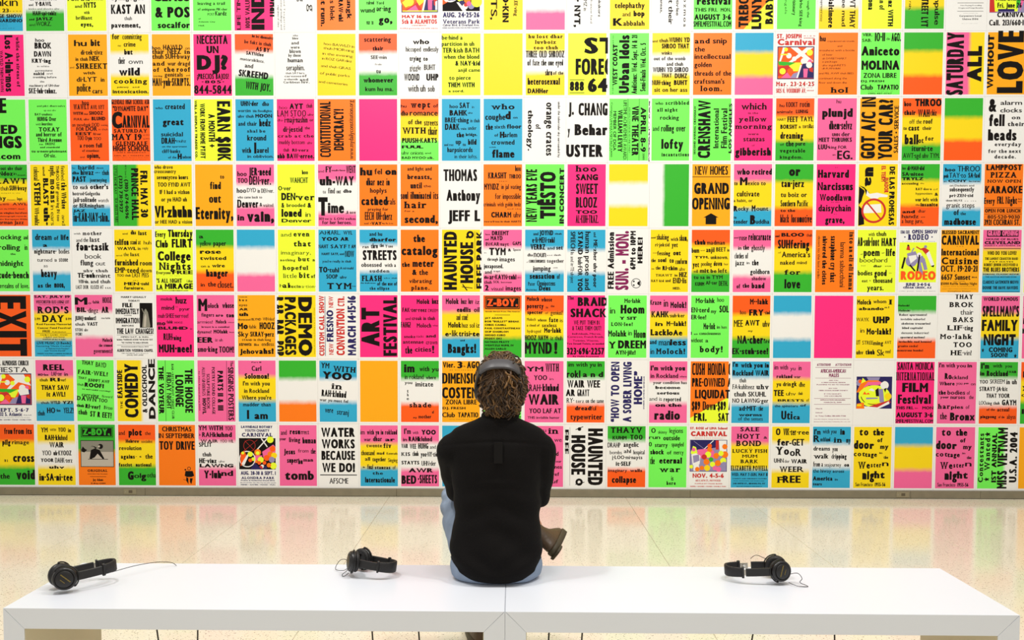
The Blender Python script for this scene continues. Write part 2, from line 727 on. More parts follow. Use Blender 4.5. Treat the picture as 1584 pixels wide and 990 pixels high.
0 99 8 8 2 GLENDALE HIGH SCHOOL ASB
32 66 11 1 2 and presents
3 96 19 8 2 "DYNAMITE DAY"
0 28 47 27 4 C
28 99 46 20 3 ARNIVAL
5 92 54 6 b SATURDAY
0 78 66 10 b MAY 19
82 98 59 2 1 12 PM
82 98 65 2 1 6 PM
9 92 75 7 b GLENDALE
2 98 84 9 2 HIGH SCHOOL
12 88 87 1.5 4 1440 E. BROADWAY
4 96 92 1.5 4 ADM. $1. • TICKETS .50
8 94 95 1 1 Rides, Games, Burgers, Dunk Tank
12 88 99 1 1 Food, Prizes, Music, Dance
=B
6 26 16 4 2 who
32 84 16 9 2 created
25 80 42 11 3 great
20 78 60 7 2 suicidal
21 60 72 10 2 DRAH·
60 86 70 5 1 muhz
22 88 78 3 2 on the apartment
22 70 87 6 2 cliff·banks
38 60 96 4 2 of the
63 74 97 9 4 H
76 98 96 5 2 udson
=y R
3 100 40 35 4 EARN $10K
24 78 63 17 3 A MONTH +
7 96 85 13 3 WORK FROM HOME PT/FT
2 96 99 6 4 WILL A DISPLAY TRADED CO.
=B
14 60 11 8 3 UHN·der
70 88 11 7 2 dhə
6 40 21 5 2 wortim
46 95 21 4 2 blu floodlights
6 48 30 5 2 uhv thuh
52 96 30 6 4 MOON
7 56 43 7 2 and thair
62 92 44 12 2 hedz
30 78 54 5 b shal be
30 80 67 9 2 kround
16 40 87 9 2 with
48 54 88 18 3 l
55 86 87 9 2 aurel
30 99 95 5 2 in oblivion.
=P
6 28 16 5 1 hoo
34 70 16 9 4 AYT
78 95 14 7 1 thuh
1 78 28 10 a LAM STOO
82 98 27 4 2 uhv
1 16 36 4 1 dhə
20 82 38 10 1 i·maji·nashin
87 98 36 5 2 or
16 68 53 9 2 di·jestid
74 88 49 5 2 the
2 98 62 5 b crab at the
5 74 73 7 1 muddy bottom
80 94 73 5 1 uhv
16 32 85 6 1 thuh
40 84 85 5 3 RI·verz
0 99 96 8 3 uhb BAW·erree.
=O L
6 96 34 28 2 CONSTITUTIONAL
17 84 68 26 3 DEMOCRACY!
3 98 93 12 1 www.mydailyconstitution.org
=P ~plain hot pink poster without lettering in the upper left half
=R26Y66G
1 16 14 5 2 hu
28 78 14 10 b wept
86 99 14 6 2 of
1 20 27 8 2 dhə
24 98 27 9 2 romance
20 56 41 8 2 of the
62 98 43 10 1 streets
6 66 56 10 b WITH
72 97 58 13 1 thair
4 96 71 8 3 PUUSH·KARTS
3 60 80 5 4 FUUL
3 60 90 6 1 uhv onions
64 80 89 3 2 and
3 88 97 4 3 BAD MYOO·zik.
=B
20 42 15 6 2 hoo
46 72 15 9 2 SAT
78 84 15 4 1 in
20 66 27 9 3 BAHK
68 80 24 3 2 uhz
8 70 38 8 2 BREE·thing
74 98 38 6 1 in thuh
8 46 50 10 3 DARK
48 64 50 4 2 ·nis
68 90 50 6 1 under
38 58 62 8 3 the
62 92 60 5 3 bridge.
6 30 76 4 2 and roz
36 50 73 8 2 up
54 62 76 5 2 tu
68 90 74 9 3 bild
14 80 86 8 2 harpsicords
33 92 96 6 1 in their lofts.
=B
21 80 17 9 b who
4 56 34 10 2 coughe
56 70 33 13 3 d
76 88 32 4 2 on
5 24 50 10 2 the
28 56 48 6 2 sixth
60 98 48 7 3 floor
28 38 61 5 2 of
42 54 63 10 4 H
54 87 62 8 2 arlem
20 80 74 8 2 crowned
14 32 79 2 3 with
22 80 95 13 3 flame
=W R
5 95 17 6 2 under the tubercular sky surrounded by
6 92 47 19 2 orange crates
41 49 74 13 2 of
18 84 94 13 3 theology.
=W ~white poster with a last name ending -USTER cut off at the left
2 16 26 20 3 J.
28 105 27 20 3 CHANG
0 6 58 14 2 y
18 105 59 18 3 Behar
-4 92 94 20 4 USTER
=G R
4 102 -1 8 4 LOS ANGELES
14 86 20 14 3 APRIL 8-9
88 99 14 5 2 2005
@r 0 23 100 24 k
12 92 42 17 3 VINE THEATER
14 88 50 4 1 6321 HOLLYWOOD BLVD./VINE STREET
@r 0 52 100 53 k
3 99 64 9 1 LIFETIME ACHIEVEMENT AWARD:
18 86 78 12 3 WILLIAM LEVEY
20 84 90 8 2 MEMBER OF DGA
6 94 96 4 2 Contact United CEM 562-5400
20 84 99 3 2 Signal Light Pictures
=G
9 30 10 5 2 who
36 98 10 6 b scribbled
14 68 21 6 b all night
22 72 34 7 2 rocking
3 20 52 8 1 and
25 90 53 11 1 rolling over
26 84 81 16 3 lofty
27 100 93 6 b incantations
=G L
10 88 8 5 4 SECOND ANNUAL CRENSHAW
4 97 46 32 4 CRENSHAW
20 84 68 14 2 International
20 84 90 16 2 Film Festival
12 92 102 8 4 LOS ANGELES
=P
18 84 18 11 2 which
36 62 25 3 b in the
12 84 37 8 b yellow
3 98 49 8 b morning
36 64 59 4 2 were
24 80 69 8 2 stanzas
46 54 77 3 1 of
3 97 92 13 3 gibberish
=R30Y68g
9 22 14 5 2 hu
26 56 14 8 2 KOOKT
62 88 14 10 1 rotin
2 44 24 5 2 animalz
52 84 24 6 3 LUHNG
4 26 36 4 2 HART
30 58 38 9 2 FEET
64 98 37 8 2 TAYL
12 56 49 7 3 BORSHT
60 66 48 4 2 &
70 99 48 7 1 tortillas
12 72 65 11 2 dreaming
12 22 76 4 2 of
27 48 77 9 2 the
52 78 76 7 2 pure
12 78 87 6 b vegetable
12 72 97 5 b kingdom.
=p
48 60 8 6 1 hu
12 90 30 14 3 plunjd
30 89 50 14 1 dhem·selvz
38 58 61 5 3 UHN
62 84 61 7 2 der
4 89 70 7 3 MEET THRUHKS
3 30 82 8 3 LUU·
30 76 81 5 2 king FOR
40 48 92 3 2 an
52 92 98 14 2 EG.
=A L
3 102 40 36 3 GOT A/C IN
2 98 84 36 3 YOUR CAR?
12 88 99 11 2 SALES • SERVICE
=R28Y74g
4 22 13 8 2 hoo
32 100 13 12 4 THROO
4 34 27 8 3 thair
40 70 30 12 2 WAH
72 88 28 10 1 chiz
18 50 41 7 1 off the
54 78 41 8 2 roof
3 12 51 6 2 to
16 44 52 9 3 cast
52 76 51 6 2 their
7 42 74 16 3 ball
42 56 72 9 2 ot
60 82 68 7 b for
26 80 85 9 2 iturni·te
4 98 96 8 1 AWT·sgd uhv TYM.
=g31Y67R ~plain green, yellow and orange banded poster below the SATURDAY ALL poster
=W
6 26 22 21 4 &
36 92 11 7 2 alarm
36 92 23 7 2 clocks
8 48 45 19 4 fell
66 88 34 6 b on
56 99 45 7 b their
6 80 68 18 4 heads
24 92 77 6 b everyday
8 92 88 6 b for the next
24 80 97 6 b decade.
=y
=g26Y60R
30 88 9 6 2 out uhv thair
25 62 18 7 3 Ndoz
64 72 17 5 1 in
74 98 18 2 3 despair,
20 98 31 9 b LAWT
28 50 42 7 1 thuh
52 98 42 8 2 SUH·bway
30 80 47 1.5 2 jumped in thu
24 42 58 7 b hy
46 68 58 1.5 3 Passaic,
72 86 58 5 2 lept
20 50 66 3 2 grec KRYD
60 98 66 4 b AWL
24 90 73 2 b ovr thu STREET, dansd
24 98 80 3 3 on winglass barefoot
24 96 85 2 3 phonograph records
22 98 90 2 3 uhv European 1930s
22 88 97 6 2 erman Jazz
=Y R
2 26 19 10 1 finished
29 42 19 14 b the
45 72 19 13 3 WI·skee
82 99 19 9 1 and
2 92 32 8 2 THROO UHP grone·ing IN too
2 20 48 14 2 toylit.
24 62 48 15 b moans
66 99 48 10 1 in ears
3 18 67 6 3 and
22 66 67 14 4 BLAST
70 99 67 16 4 uh·
4 26 91 14 1 colossal
29 66 91 17 3 STEEM
70 99 91 12 2 WI·suhlz
=B32W68B
2 10 7 3 1 hu
18 60 8 7 2 barild
66 84 7 3 2 down
2 20 16 5 3 dhə
24 58 17 9 2 hiwaz
62 76 14 2 3 uhv
80 98 17 8 1 thuh
3 38 28 9 3 PAST
48 92 28 6 2 journeying
3 16 40 8 2 to
22 42 40 7 2 each
48 96 40 8 3 other's
2 74 50 6 2 hotrod·Golgotha
3 64 61 8 2 jail·solitude
68 96 61 6 1 watch
3 84 70 7 2 or BERmingham
3 34 77 4 4 JAZ
3 97 93 15 2 in·KAR·NAY·shin.
=>g64Y R ~green and yellow sideways poster reading FRI. MAY 30 in a hall
10 86 28 19 3 FRI. MAY 30
6 90 52 19 3 PRINCE HALL
0 22 68 4 1 4411 W. Gower St.
24 88 69 9 3 (310) 674·0696
18 78 84 9 3 (323) 731·2927
@r 0 88 99 89 k
3 48 97 7 1 LITTLE RICHIE RAY
54 94 96 7 1 SEA BREEZE RIBS
=Y
1 50 7 6 2 who drove
0 58 14 6 2 crosscountry
7 90 24 7 2 seventytwo hours
9 96 36 7 2 TOO FYND AWT
14 93 48 7 2 IF I had ə vizhən
18 86 60 7 2 or yu HAD uh
0 99 86 19 3 VI·zhuhn
0 99 96 6 2 or HEE HAD a vision
=A
66 77 23 7 2 to
39 68 40 12 2 find
36 68 62 14 2 out
0 100 89 20 3 Eternity,
=p32W68p
3 28 19 8 2 hoo
34 92 18 13 2 JER·need
4 30 30 8 2 TOO
34 92 33 14 2 DEN·ver.
1 26 46 8 2 hoo
28 52 45 7 1 DYD
56 99 46 7 1 in DEN·ver.
3 68 55 4 2 who came back to
2 58 70 13 2 Denver
61 68 68 6 2 &
70 97 69 6 1 waited
2 20 91 10 3 in
28 99 93 18 4 vain,
=y
66 82 16 7 2 hoo
34 82 30 9 1 WAHCHT
2 36 42 7 2 O·ver
10 54 58 12 4 DEN·
54 99 58 10 b ver
10 18 70 8 2 &
24 74 69 6 2 brooded
80 90 70 8 3 &
10 64 85 13 3 loned
74 88 85 8 1 in
10 90 94 6 3 Denver
=p27W78p
0 16 13 4 1 and
20 36 13 10 2 FY
36 72 11 3 3 nuh·lee
74 99 14 12 2 WENT
4 36 34 15 3 uh
38 94 34 15 4 -WAY
12 20 47 6 1 tu
26 44 47 9 1 find
48 60 47 7 1 out
66 88 46 6 3 dhə
0 25 83 30 4 T
25 68 79 18 3 ime
72 99 80 5 2 ,& now
2 36 90 4 b DEN·ver iz
42 98 90 4 b LON·suhm
10 88 97 6 2 for her heroes.
=O
2 34 18 13 3 hu
40 60 16 9 2 fel
68 98 17 11 4 on
18 80 34 12 1 dhar nez in
28 72 46 8 2 hoplys
5 74 66 14 3 cathed
74 95 65 10 1 rals
22 76 75 5 2 praying for
14 86 90 13 1 EECH UH·therz
12 24 97 3 2 sal
28 62 98 5 4 ·VAY·
62 88 97 3 2 shin
=O
18 82 10 6 2 and light and
18 82 24 8 3 breasts,
26 56 39 10 2 until
60 80 37 4 2 the
0 99 56 12 1 soul illuminated its
10 68 71 11 b hair
10 36 77 3 2 for a
10 98 95 13 3 second,
=W ~white poster of three cut-off first names in big black type
4 92 27 19 2 THOMAS
12 100 59 18 3 Anthony
16 100 92 18 3 JEFF L
=O
82 97 11 9 1 hoo
12 60 23 10 2 KRASHT
66 97 23 7 2 THROO
40 62 28 1.5 3 their
2 40 41 10 2 MYNDZ
46 97 40 8 1 in jal wating
30 97 56 9 1 for impossible
0 97 68 7 1 criminals with goldn hedz
62 97 73 2 2 and the
20 72 86 9 4 CHARM
78 97 86 9 1 uhv
2 97 94 3 3 row·a·li·tee in their HARTS
=G L ~lime green sideways concert poster for New Years Eve
7 92 30 28 2 NEW YEARS EVE
12 88 78 40 4 TIËSTO
4 94 100 12 4 IN CONCERT
=P
22 76 12 10 b hoo
22 80 26 10 4 SANG
22 80 48 17 2 SWEET
22 78 70 17 2 BLOOZ
22 78 80 6 4 TOO
22 82 95 13 1 AL·KUH·TRAZ.
=Y30W67Y ~plain poster with yellow bands above and below a white middle
=>W33g ~plain poster fading sideways from white to green
=A
7 93 17 14 1 NEW HOMES
@r 0 20 99 21 k
5 96 48 18 4 GRAND
0 99 73 19 3 OPENING
@p k 50 79 70 86 64 86 64 97 36 97 36 86 30 86
=p28Y72B
8 42 17 10 3 who
47 100 17 10 3 retired
1 10 34 7 2 to
16 36 34 13 4 M
37 84 34 7 2 exico to
8 68 52 9 2 cultivate
0 50 61 5 2 a habit, or
0 11 76 9 4 R
12 40 75 7 2 ocky
48 58 76 10 4 M
60 92 75 7 2 ount
1 8 88 5 2 to
0 38 96 7 2 tender
44 58 97 15 4 B
59 95 96 7 2 uddha
=g28Y70R
36 66 19 15 4 or
16 76 37 12 2 tan·jerz
15 84 53 8 2 tu boiz or
15 88 68 10 1 Southern Pacific
15 54 77 5 3 to the
15 38 94 13 1 black
44 98 94 13 1 locomotive
=P
47 54 6 1.5 2 at
3 83 22 13 3 Harvard
46 54 25 1.5 2 in
3 94 42 13 3 Narcissus
46 54 45 1.5 2 in
9 90 59 11 3 Woodlawn
38 60 62 1.5 3 to the
6 90 76 11 2 daisychain
46 54 81 1.5 2 or
24 74 95 11 3 grave,
=Y R
4 98 21 14 3 DE LAS PROMESAS
3 28 42 11 4r EL TERM
22 46 34 11 4r INADOR
5 20 84 30 4 u
21 36 84 24 4 a
@p k 62 100 64 96 44 84 36 98
@p k 37 86 34 99 46 72 50 80
@p k 36 99 42 85 60 92 66 99
@p W 42 78 48 72 46 52 50 24 53 26 53 46 58 56 56 66 50 80
@p k 75 86 97 84 99 99 66 99
@p W 66 90 64 42 78 40 79 86
@o 75 60 20 3.4 r
@l 60 80 88 42 4 r
=g26Y66R
3 12 9 5 1 hoo
16 60 10 7 2 di·MAH·did
3 58 19 6 3 SA·nitee
3 58 26 5 4 TRYLZ
2 46 33 4 3 accusing
50 60 32 2 2 thu
39 80 42 4 b RAY·dee·o
84 96 42 3 1 of
39 82 49 3.5 2 hypnotism
88 97 51 5 3 &
38 96 60 6 2 wur left with
39 50 67 3 2 thu
52 97 68 6 3 insanite
5 38 79 5 4 and
46 66 78 5 1 dhar
4 48 87 6 2 handz
54 64 86 2 2 and
4 60 95 7 1 a hung jure,
=B30W72B
5 32 12 6 3 hoo
38 96 12 9 1 THROO
2 14 22 6 2 puh
16 60 22 8 1 TAY·to
66 96 22 8 2 SA·lad
2 10 29 3 2 at
14 62 29 4 4 CCNY
68 97 29 3 2 lectures
18 82 36 3 2 on Dadaism and
18 82 44 7 2 subsequently
18 80 53 5 3 pri·ZEN·tid
9 52 60 3 3 them·SELVZ
58 88 60 1.5 2 on the
10 84 70 8 1 granit steps
30 44 82 9 2 of
48 62 82 5 2 the
6 89 98 11 4 madhouse
=O ~orange restaurant poster reading PIZZA NOW OPEN KARAOKE
4 96 10 9 3 LAMPPOST
16 82 22 9 b PIZZA
8 94 30 5 b NOW OPEN
2 99 47 12 4 KARAOKE
0 28 64 10 2 Every
34 52 64 12 1 FRI.
56 86 64 12 1 Night
88 98 57 2 2 8pm
88 98 61 2 2 1am
@r 2 70 98 70.6 k
3 95 78 6 3 OPEN FOR LUNCH
@r 2 80 98 80.6 k
10 94 88 6 2 805·520·9030
2 95 98 9 2 3921 COCHRAN ST.
=y
=G
16 80 16 8 2 rocking
86 98 16 7 1 and
18 76 33 9 2 rolling
88 96 33 9 1 in
50 64 41 3 3 the
14 84 59 9 2 midnight
8 98 79 11 2 litude·bench
6 98 95 8 1 man·realms of love.
=B31W70B
8 52 17 10 2 dream
58 70 17 7 2 of
76 97 17 9 3 life
28 40 28 6 4 a
5 64 39 8 2 nightmare·
70 98 39 8 1 bodies
12 52 52 6 1 turned
58 64 52 6 2 to
70 94 52 8 1 stone
29 40 61 5 1 as
22 64 77 13 2 heavy
12 26 94 7 3 as
32 48 94 8 2 the
56 84 94 10 3 moon,
=W
2 20 8 3 2 with
26 76 9 6 b mother
8 24 20 6 1 and
27 40 20 7 1 the
44 70 20 8 2 last
8 94 34 13 3 fən·tasik
30 74 47 8 1 book
18 52 58 9 2 flung
58 84 58 7 1 out
26 50 69 5 b uhv
58 90 69 5 b thuh
10 56 78 8 3 TE·nuh
58 97 78 7 2 mint
12 40 87 6 3 WIN·do.
44 96 87 6 2 and thuh
5 38 96 6 1 LAST DOR
44 78 96 6 1 KLOZD AT
82 98 96 3 2 4 A.M.
=Y
22 36 8 3 2 and
44 58 8 7 2 dhə
64 86 9 7 3 last
1 38 25 10 3 telifon
42 70 24 8 1 stand at
78 98 24 6 1 huh
8 58 33 5 4 WAWL
62 70 33 5 2 in
74 90 32 4 1 reply
4 20 43 2.5 2 and
24 38 43 6 1 the
42 66 43 6 2 last
0 62 58 10 2 furnished
67 99 58 8 2 room
0 64 70 9 2 EMP·teed
68 98 69 6 2 down
6 42 76 4 2 TOO thuh
46 90 77 7 1 LAST PEES
48 62 83 1.5 3 uhv
24 64 90 5 4 MEN
66 90 90 5 3 ·tuhl
24 78 97 5 3 furniture.
=y
0 28 12 9 2 Every
34 100 12 12 3 Thursday
1 34 29 12 2 Club
44 99 29 14 3 FLIRT
6 94 50 15 3 College
10 94 65 12 b Nights
2 40 72 5 2 Everyone
44 99 72 6 4 FREE
38 64 75 1 2 all ages
2 70 86 7 2 'S ALL NIGHT
82 98 85 4 1 College
2 18 97 8 3 LA
24 99 96 9 4 MIRAGE
16 86 99.5 1.5 4 WWW.LAMIRAGEENT.COM
=g28Y68R
8 20 14 6 b a
10 40 26 8 1 yellow
46 80 26 8 2 paper
10 66 39 7 4 rose
10 80 49 6 3 twisted
12 36 61 4 2 on a
42 76 61 6 3 wire
26 84 76 12 3 hanger
11 22 92 6 2 in
30 52 92 8 2 the
56 98 94 11 1 closet.
=B29W72p ~plain poster banded blue, white and light pink without lettering
=y
8 36 11 6 a and
42 84 11 8 b even
42 88 27 9 b that
8 88 40 6 a imaginary,
6 46 51 4 b nothing
54 84 51 7 b but
92 99 51 5 b a
13 80 65 7 b hopeful
14 50 78 7 a little
56 84 78 9 b bit
88 99 78 6 b of
4 16 93 5 a h
12 30 94 8 b al
30 60 94 5 b lucin
60 100 94 5 a ·a·tion·
=B
2 30 8 6 1 AH
24 58 8 7 1 KARL.
66 90 8 6 2 WYL
8 52 18 6 4 YOO
58 80 18 6 4 AR
0 26 30 6 2 NAHT
32 74 30 6 b SAYF
78 98 30 6 2 Y AM
8 54 41 4 3 NAHT SAYF,
56 68 41 4 2 and
70 94 44 10 1 NOW
10 86 53 4 2 you're really in thuh
1 28 69 9 3 TO·
28 54 69 8 2 tuhl
56 92 64 4 2 A·ni·muhl
20 50 79 7 2 SOOP
56 74 79 5 2 uhv
22 86 96 10 b TYM
88 98 92 2 2 ·kum
=B24W68B
26 60 10 6 2 and hu
26 96 19 6 4 dharfor
8 24 30 5 2 ran
30 48 30 8 2 thru
53 64 28 6 2 the
68 88 29 5 2 Y·see
8 98 49 16 4 STREETS
4 58 60 7 2 obsessed
66 96 60 6 2 with a
26 78 69 5 b sudden
6 58 83 9 b FLASH
64 80 79 2 3 uhv
84 99 79 2 3 thuh
2 42 87 2 4 AL·kuh·mee
46 99 90 6 2 of the use of
26 78 97 5 b the ellipse
=O
33 64 20 12 3 the
2 97 41 15 3 catalog
3 24 60 8 3 the
31 88 60 12 3 meter
30 42 73 9 4 &
48 72 73 9 2 the
22 82 86 7 2 vibrating
28 76 97 7 b plane.
=Y L
3 97 39 34 4 HAUNTED
14 80 82 34 4 HOUSE
@r 4 86 97 87 k
5 97 108 18 4 FREE PARK
@c 92 74 6 k
@c 92 74 2.4 Y
@c 88 66 2 k
@l 2 66 12 54 3 k
@l 6 80 8 52 2 k
=p29W70p
5 18 9 3 2 hoo
22 66 9 7 3 DREEMT
4 14 17 3 3 and
19 50 17 7 3 MAYD
6 66 26 6 2 IN·KAR·nayt
76 98 25 6 2 GAPS
2 8 38 2 2 in
15 58 41 12 3 TYM
64 72 35 5 3 &
77 97 34 4 2 Space
10 38 50 5 2 through
42 82 51 7 2 images
1 52 62 7 2 juxaposed.
4 22 71 6 2 and
26 44 68 3 2 trapt
2 14 79 5 3 dha
16 86 80 8 3 ar·KAYN·tuhl
88 99 78 2 2 uhv
2 22 87 5 2 thuh
26 42 86 4 2 SOL
46 74 86 3 2 between
4 14 98 9 3 2
20 52 98 6 1 visual
58 98 98 8 2 images
=B30W68B
21 34 9 5 2 and
37 72 9 8 3 JOYND
76 94 8 3 3 thuh
18 76 21 9 2 e·li·MEN·tuhl
14 52 32 9 3 VERBZ
57 76 32 5 2 and
80 97 32 7 3 set
6 20 43 5 2 dhə
22 54 44 10 1 noun
56 70 42 2 2 and
74 92 42 3 2 dash
3 8 53 2 1 of
10 52 53 7 1 consciousness
56 100 53 6 2 together
20 66 66 8 2 jumping
72 84 62 2 2 with
12 76 79 9 3 sensation
82 90 79 8 1 of
8 26 90 6 1 Pater
31 78 90 8 1 Omnipotens
3 30 98 3 b Aeterna
36 66 98 8 3 Deus
=B33W70B R
4 12 31 7 2 and
16 93 31 10 3 ME·zher uhv poor
3 97 53 14 2 human prose and
3 40 72 13 3 STAND
44 74 72 12 2 buh·FOR
78 99 72 13 4 YOO
3 34 91 12 2 SPEECH
36 86 91 9 1 lis and in·TE·uh·jent
=W L
5 96 14 16 3 FREE Admission
3 98 52 34 4m SUN. - MON.
36 98 70 14 4 6PM to 10PM
46 88 88 13 4 HERE!
@c 14 72 8 k
@c 14 72 7 W
@c 11 66 1.4 k
@c 17 66 1.4 k
@c 14 78 2 k
@p k 10 82 12 76 16 76 18 82
=Y
1 13 14 3 3 and
16 48 16 9 1 shaking
53 73 18 6 2 with
76 98 18 10 3 sham,
12 50 27 6 2 ri·jektid
56 72 28 8 2 yet
6 18 38 2 2 con
18 52 41 7 2 fessing
60 80 41 8 3 out
2 14 52 6 2 the
20 42 52 7 3 soul
50 62 53 8 3 to
66 97 55 9 1 conform
3 10 64 3 2 to
14 27 64 6 2 the
32 72 65 7 3 RI·thim
76 92 66 6 1 uhv
14 58 75 4 b THAWT
64 72 75 4 3 in
76 97 76 8 3 HIZ
2 36 84 4 b NAY·kid
40 54 84 5 2 and
60 96 86 9 2 END·lis
60 80 96 4 3 HED.
=R24Y68g
7 36 24 8 3 thuh
40 87 24 7 2 madman
0 20 37 8 2 bum
23 34 34 2 2 and
38 60 36 8 2 anjil
64 90 35 7 2 BEET
93 99 35 5 2 in
8 46 46 4 4 TYM.
50 96 47 6 2 unknown.
3 20 60 9 2 yet
25 53 58 7 1 pooling
58 80 58 8 2 down
85 97 57 4 1 her
5 17 69 5 1 will
22 46 69 7 3 mit
50 66 69 6 3 be
70 93 69 7 2 left
6 82 79 6 2 tu sa in TYM
10 34 90 6 3 KUHM
38 68 88 6 2 AF·ter
72 96 90 8 1 DETH.
=p30W74p
2 14 14 3 2 and
16 36 17 9 1 rose
40 99 17 12 3 reincarnate
13 22 32 6 2 in
26 42 32 8 2 the
48 84 33 9 1 ghostly
4 40 46 9 1 clothes of
6 30 57 8 2 jazz
36 44 55 4 2 in
50 68 57 9 2 the
46 97 71 8 2 goldhorn
50 88 81 6 2 shadow
10 20 94 7 2 of
26 44 93 7 3 the
50 84 94 9 3 band
=R28Y68g
2 13 12 4 3 and
18 78 11 6 4 BLOO
84 99 11 5 1 thuh
9 92 30 14 2 SUHfering
10 18 38 3 1 of
20 95 44 9 2 America's
16 54 56 7 2 naked
60 86 55 5 2 mind
28 70 72 8 b for
28 70 94 15 3 love
=O R
4 96 13 12 b into an eli eli lamma
20 92 36 13 1 lamma sabacthani
10 84 61 15 2 saxaphone cry that
10 88 82 12 3 shivered the cities
10 78 94 6 1 down to the last radio
=y
28 44 10 6 1 with
48 74 10 7 2 thuh
0 56 26 14 3 AB·suh·loot
62 100 26 13 2 HART
8 14 40 2 2 of
16 58 42 12 2 poem
63 70 38 2 3 of
74 98 42 12 3 life
6 78 52 7 1 boochərd
10 22 58 1.5 3 out
42 64 60 4 3 dhar
72 88 59 2 3 own
2 40 73 8 2 bodies
45 77 74 10 2 good
83 90 70 2 1 to
13 28 84 5 2 eat
32 36 82 2 4 a
42 92 85 8 2 thousand
27 70 97 9 2 years.
=W ~white rodeo poster showing a rider thrown from a bucking horse
2 26 6 5 1n CEDAR CREEK
32 98 6 6 3n OPEN SHOW
12 86 16 9 bn · RODEO ·
8 92 19 1 2n a real western show
@r 0 20 97 84 y
@p r 18 32 21 25 26 25 29 33
@c 23 25 2.5 k
@l 44 27 58 32 3 r
@p r 56 30 66 28 78 33 70 40
@c 68 27 4 v
@p W 70 38 78 34 92 56 84 58
@p k 82 58 92 56 90 60
@c 32 50 15 v
@c 34 46 10 W
@p v 20 38 42 34 50 44 28 58
@c 44 46 9 v
@p W 24 42 44 40 46 46 30 54
@l 15 44 8 62 5 k
@l 28 56 42 66 4 k
@l 50 48 60 72 9 v
@l 62 46 70 64 9 v
@p v 46 40 62 42 70 54 56 52
@c 52 40 6 W
@l 32 36 38 29 3 v
@l 53 40 48 66 4 k
5 96 80 14 4o RODEO
18 82 90 5 3n JUNE 3·4·5·6
12 86 94 3 4n CEDAR CREEK, AZ
2 96 98.5 1 2n rides games food and music
=A
2 98 7 6 3 BLESSED SACRAMENT
1 98 24 15 4 CARNIVAL
40 58 27 1 3 AND
1 98 41 11 2 International
2 97 55 11 b Cuisine
0 96 67 10 2 OCT. 19·20·21
2 78 80 9 2 6657 Sunset
82 96 77 2.5 3 Blvd.
34 64 83 1 2 HOLLYWOOD
1 96 88 4 2 $5000 Raffle Sunday Night
8 90 91 1 1 GAMES RIDES & REFRESHMENTS
6 94 95 1 1 DAILY DRAWINGS & INTERNATIONAL
20 80 99 1.5 3 Complete Dinner
=p30Y70B ~pink, yellow and blue poster headed GRAND OPENING, CLEVELAND, in a dark box
@r 10 1 92 11 k
12 90 9.5 8 4p GRAND OPENING
8 92 16.5 3 3 HOUSE OF BLUES
4 97 23 5 4 CLEVELAND
4 97 26 1.5 4 SUNDAY NOVEMBER 28
@r 3 29.5 98 30.5 k
12 88 40 6 3 WHO DO YOU LOVE?
6 92 48 4 2 THE LAMONT CRANSTON BAND
18 80 52 2 4 PAT HAYES
4 92 58 4.5 2 ROBERT JUNIOR LOCKWOOD &
2 96 67 7 3 THE BLUES BROTHERS
2 96 72 2 4 FORMAL CLASSIC REVUE
8 90 76 1.5 4 THE ALLSTAR BROTHER BAND
2 95 86 5 2 CLARENCE GATEMOUTH BROWN
2 94 95 5 2 DONNIE THE HAWK HAWKINS
@r 3 98.5 98 99.3 k
=y
=R R
2 99 96 84 3 EXIT
=p28Y72B
1 96 5 4 4 SAT. JULY 19
6 94 14 5 2 WESTCHESTER ELKS LODGE LOT
14 84 16.5 1 2 8025 Manchester Ave., Playa del Rey
10 92 30 11 b ROD'S
22 78 44 11 b DAY
1 16 41 4 2 2 PM
84 99 41 4 2 11 PM
6 98 49 3 3 Rod Faxons Memorial
8 96 55 3 3 Cancer Fund Festival
22 42 61 4 2 FREE
46 84 61 2 2 Admission
@r 5 62 98 62.5 k
16 88 66 2 2 FAMILY GAMES • FOOD
24 80 69.5 2 2 5 SILENT AUCTIONS
22 82 73 2 3 RAFFLES all day & night
@r 3 75 98 75.5 k
6 96 80 4 2 LIVE MUSIC (3 Bands)
4 98 84 2 b featuring "Mama Cookin"
30 92 88 2 b & "Nelson Little Feather"
26 82 91.5 2 b and "Stevie David"
6 98 96 1.5 4 NORRIS WALTERS LANDING PROGRAM
22 80 99 1 4 WWW.RODSDAY.COM
=p27W68p
0 34 16 12 4 M
36 44 15 4 2 o
46 66 14 5 2 ·lahk
74 98 13 9 1 HOOZ
5 30 28 8 4 BIL
33 62 29 8 1 ·dingz
71 90 29 10 2 AR
0 56 41 7 3 JUHJ·muhnt!
70 94 39 3 2 mo·lahk
0 26 50 5 2 thuh
32 60 50 6 3 VAST
0 20 59 5 2 STON
24 34 59 5 1 uhv
0 18 66 5 2 WOR!
72 98 76 6 2 Moloch
62 98 84 5 3 the stunned
48 98 94 7 1 governments!
=W
15 82 5 3 3 MARRY LEGALLY
34 64 11 3 3 TODAY!
18 45 20 7 4 FILE
0 62 31 9 3 IMMEDIATELY
22 42 34 1.5 4 WITH
0 63 46 9 3 IMMIGRATION
16 48 51 2.5 3 BEFORE
2 100 63 9 3 THE LAW CHANGES!
@r 2 64.5 98 65 k
12 88 69 2 4 OPEN SAT. & SUN.
2 98 73.5 2.5 2 Includes "MARRIAGE LICENSE "NO BLOOD TEST
14 86 78.5 2.5 2 "NO WAITING "SE HABLA ESPANOL
@r 2 81 98 81.5 k
14 86 84.5 1.5 4 Recommended Since 1971
2 98 92 4.5 3 ALBERTSON WEDDING CHAPEL
14 86 95 1 3 5318 WILSHIRE BL. (at La Brea) L.A.
28 72 98 1.5 4 (323) 937-4919
@r 64 13 98 53 k
@p h 70 52 74 30 80 22 86 28 92 50 90 53
@c 79 25 2.4 h
@l 70 22 76 30 2 h
@p q 74 52 76 36 80 30 82 36 80 52
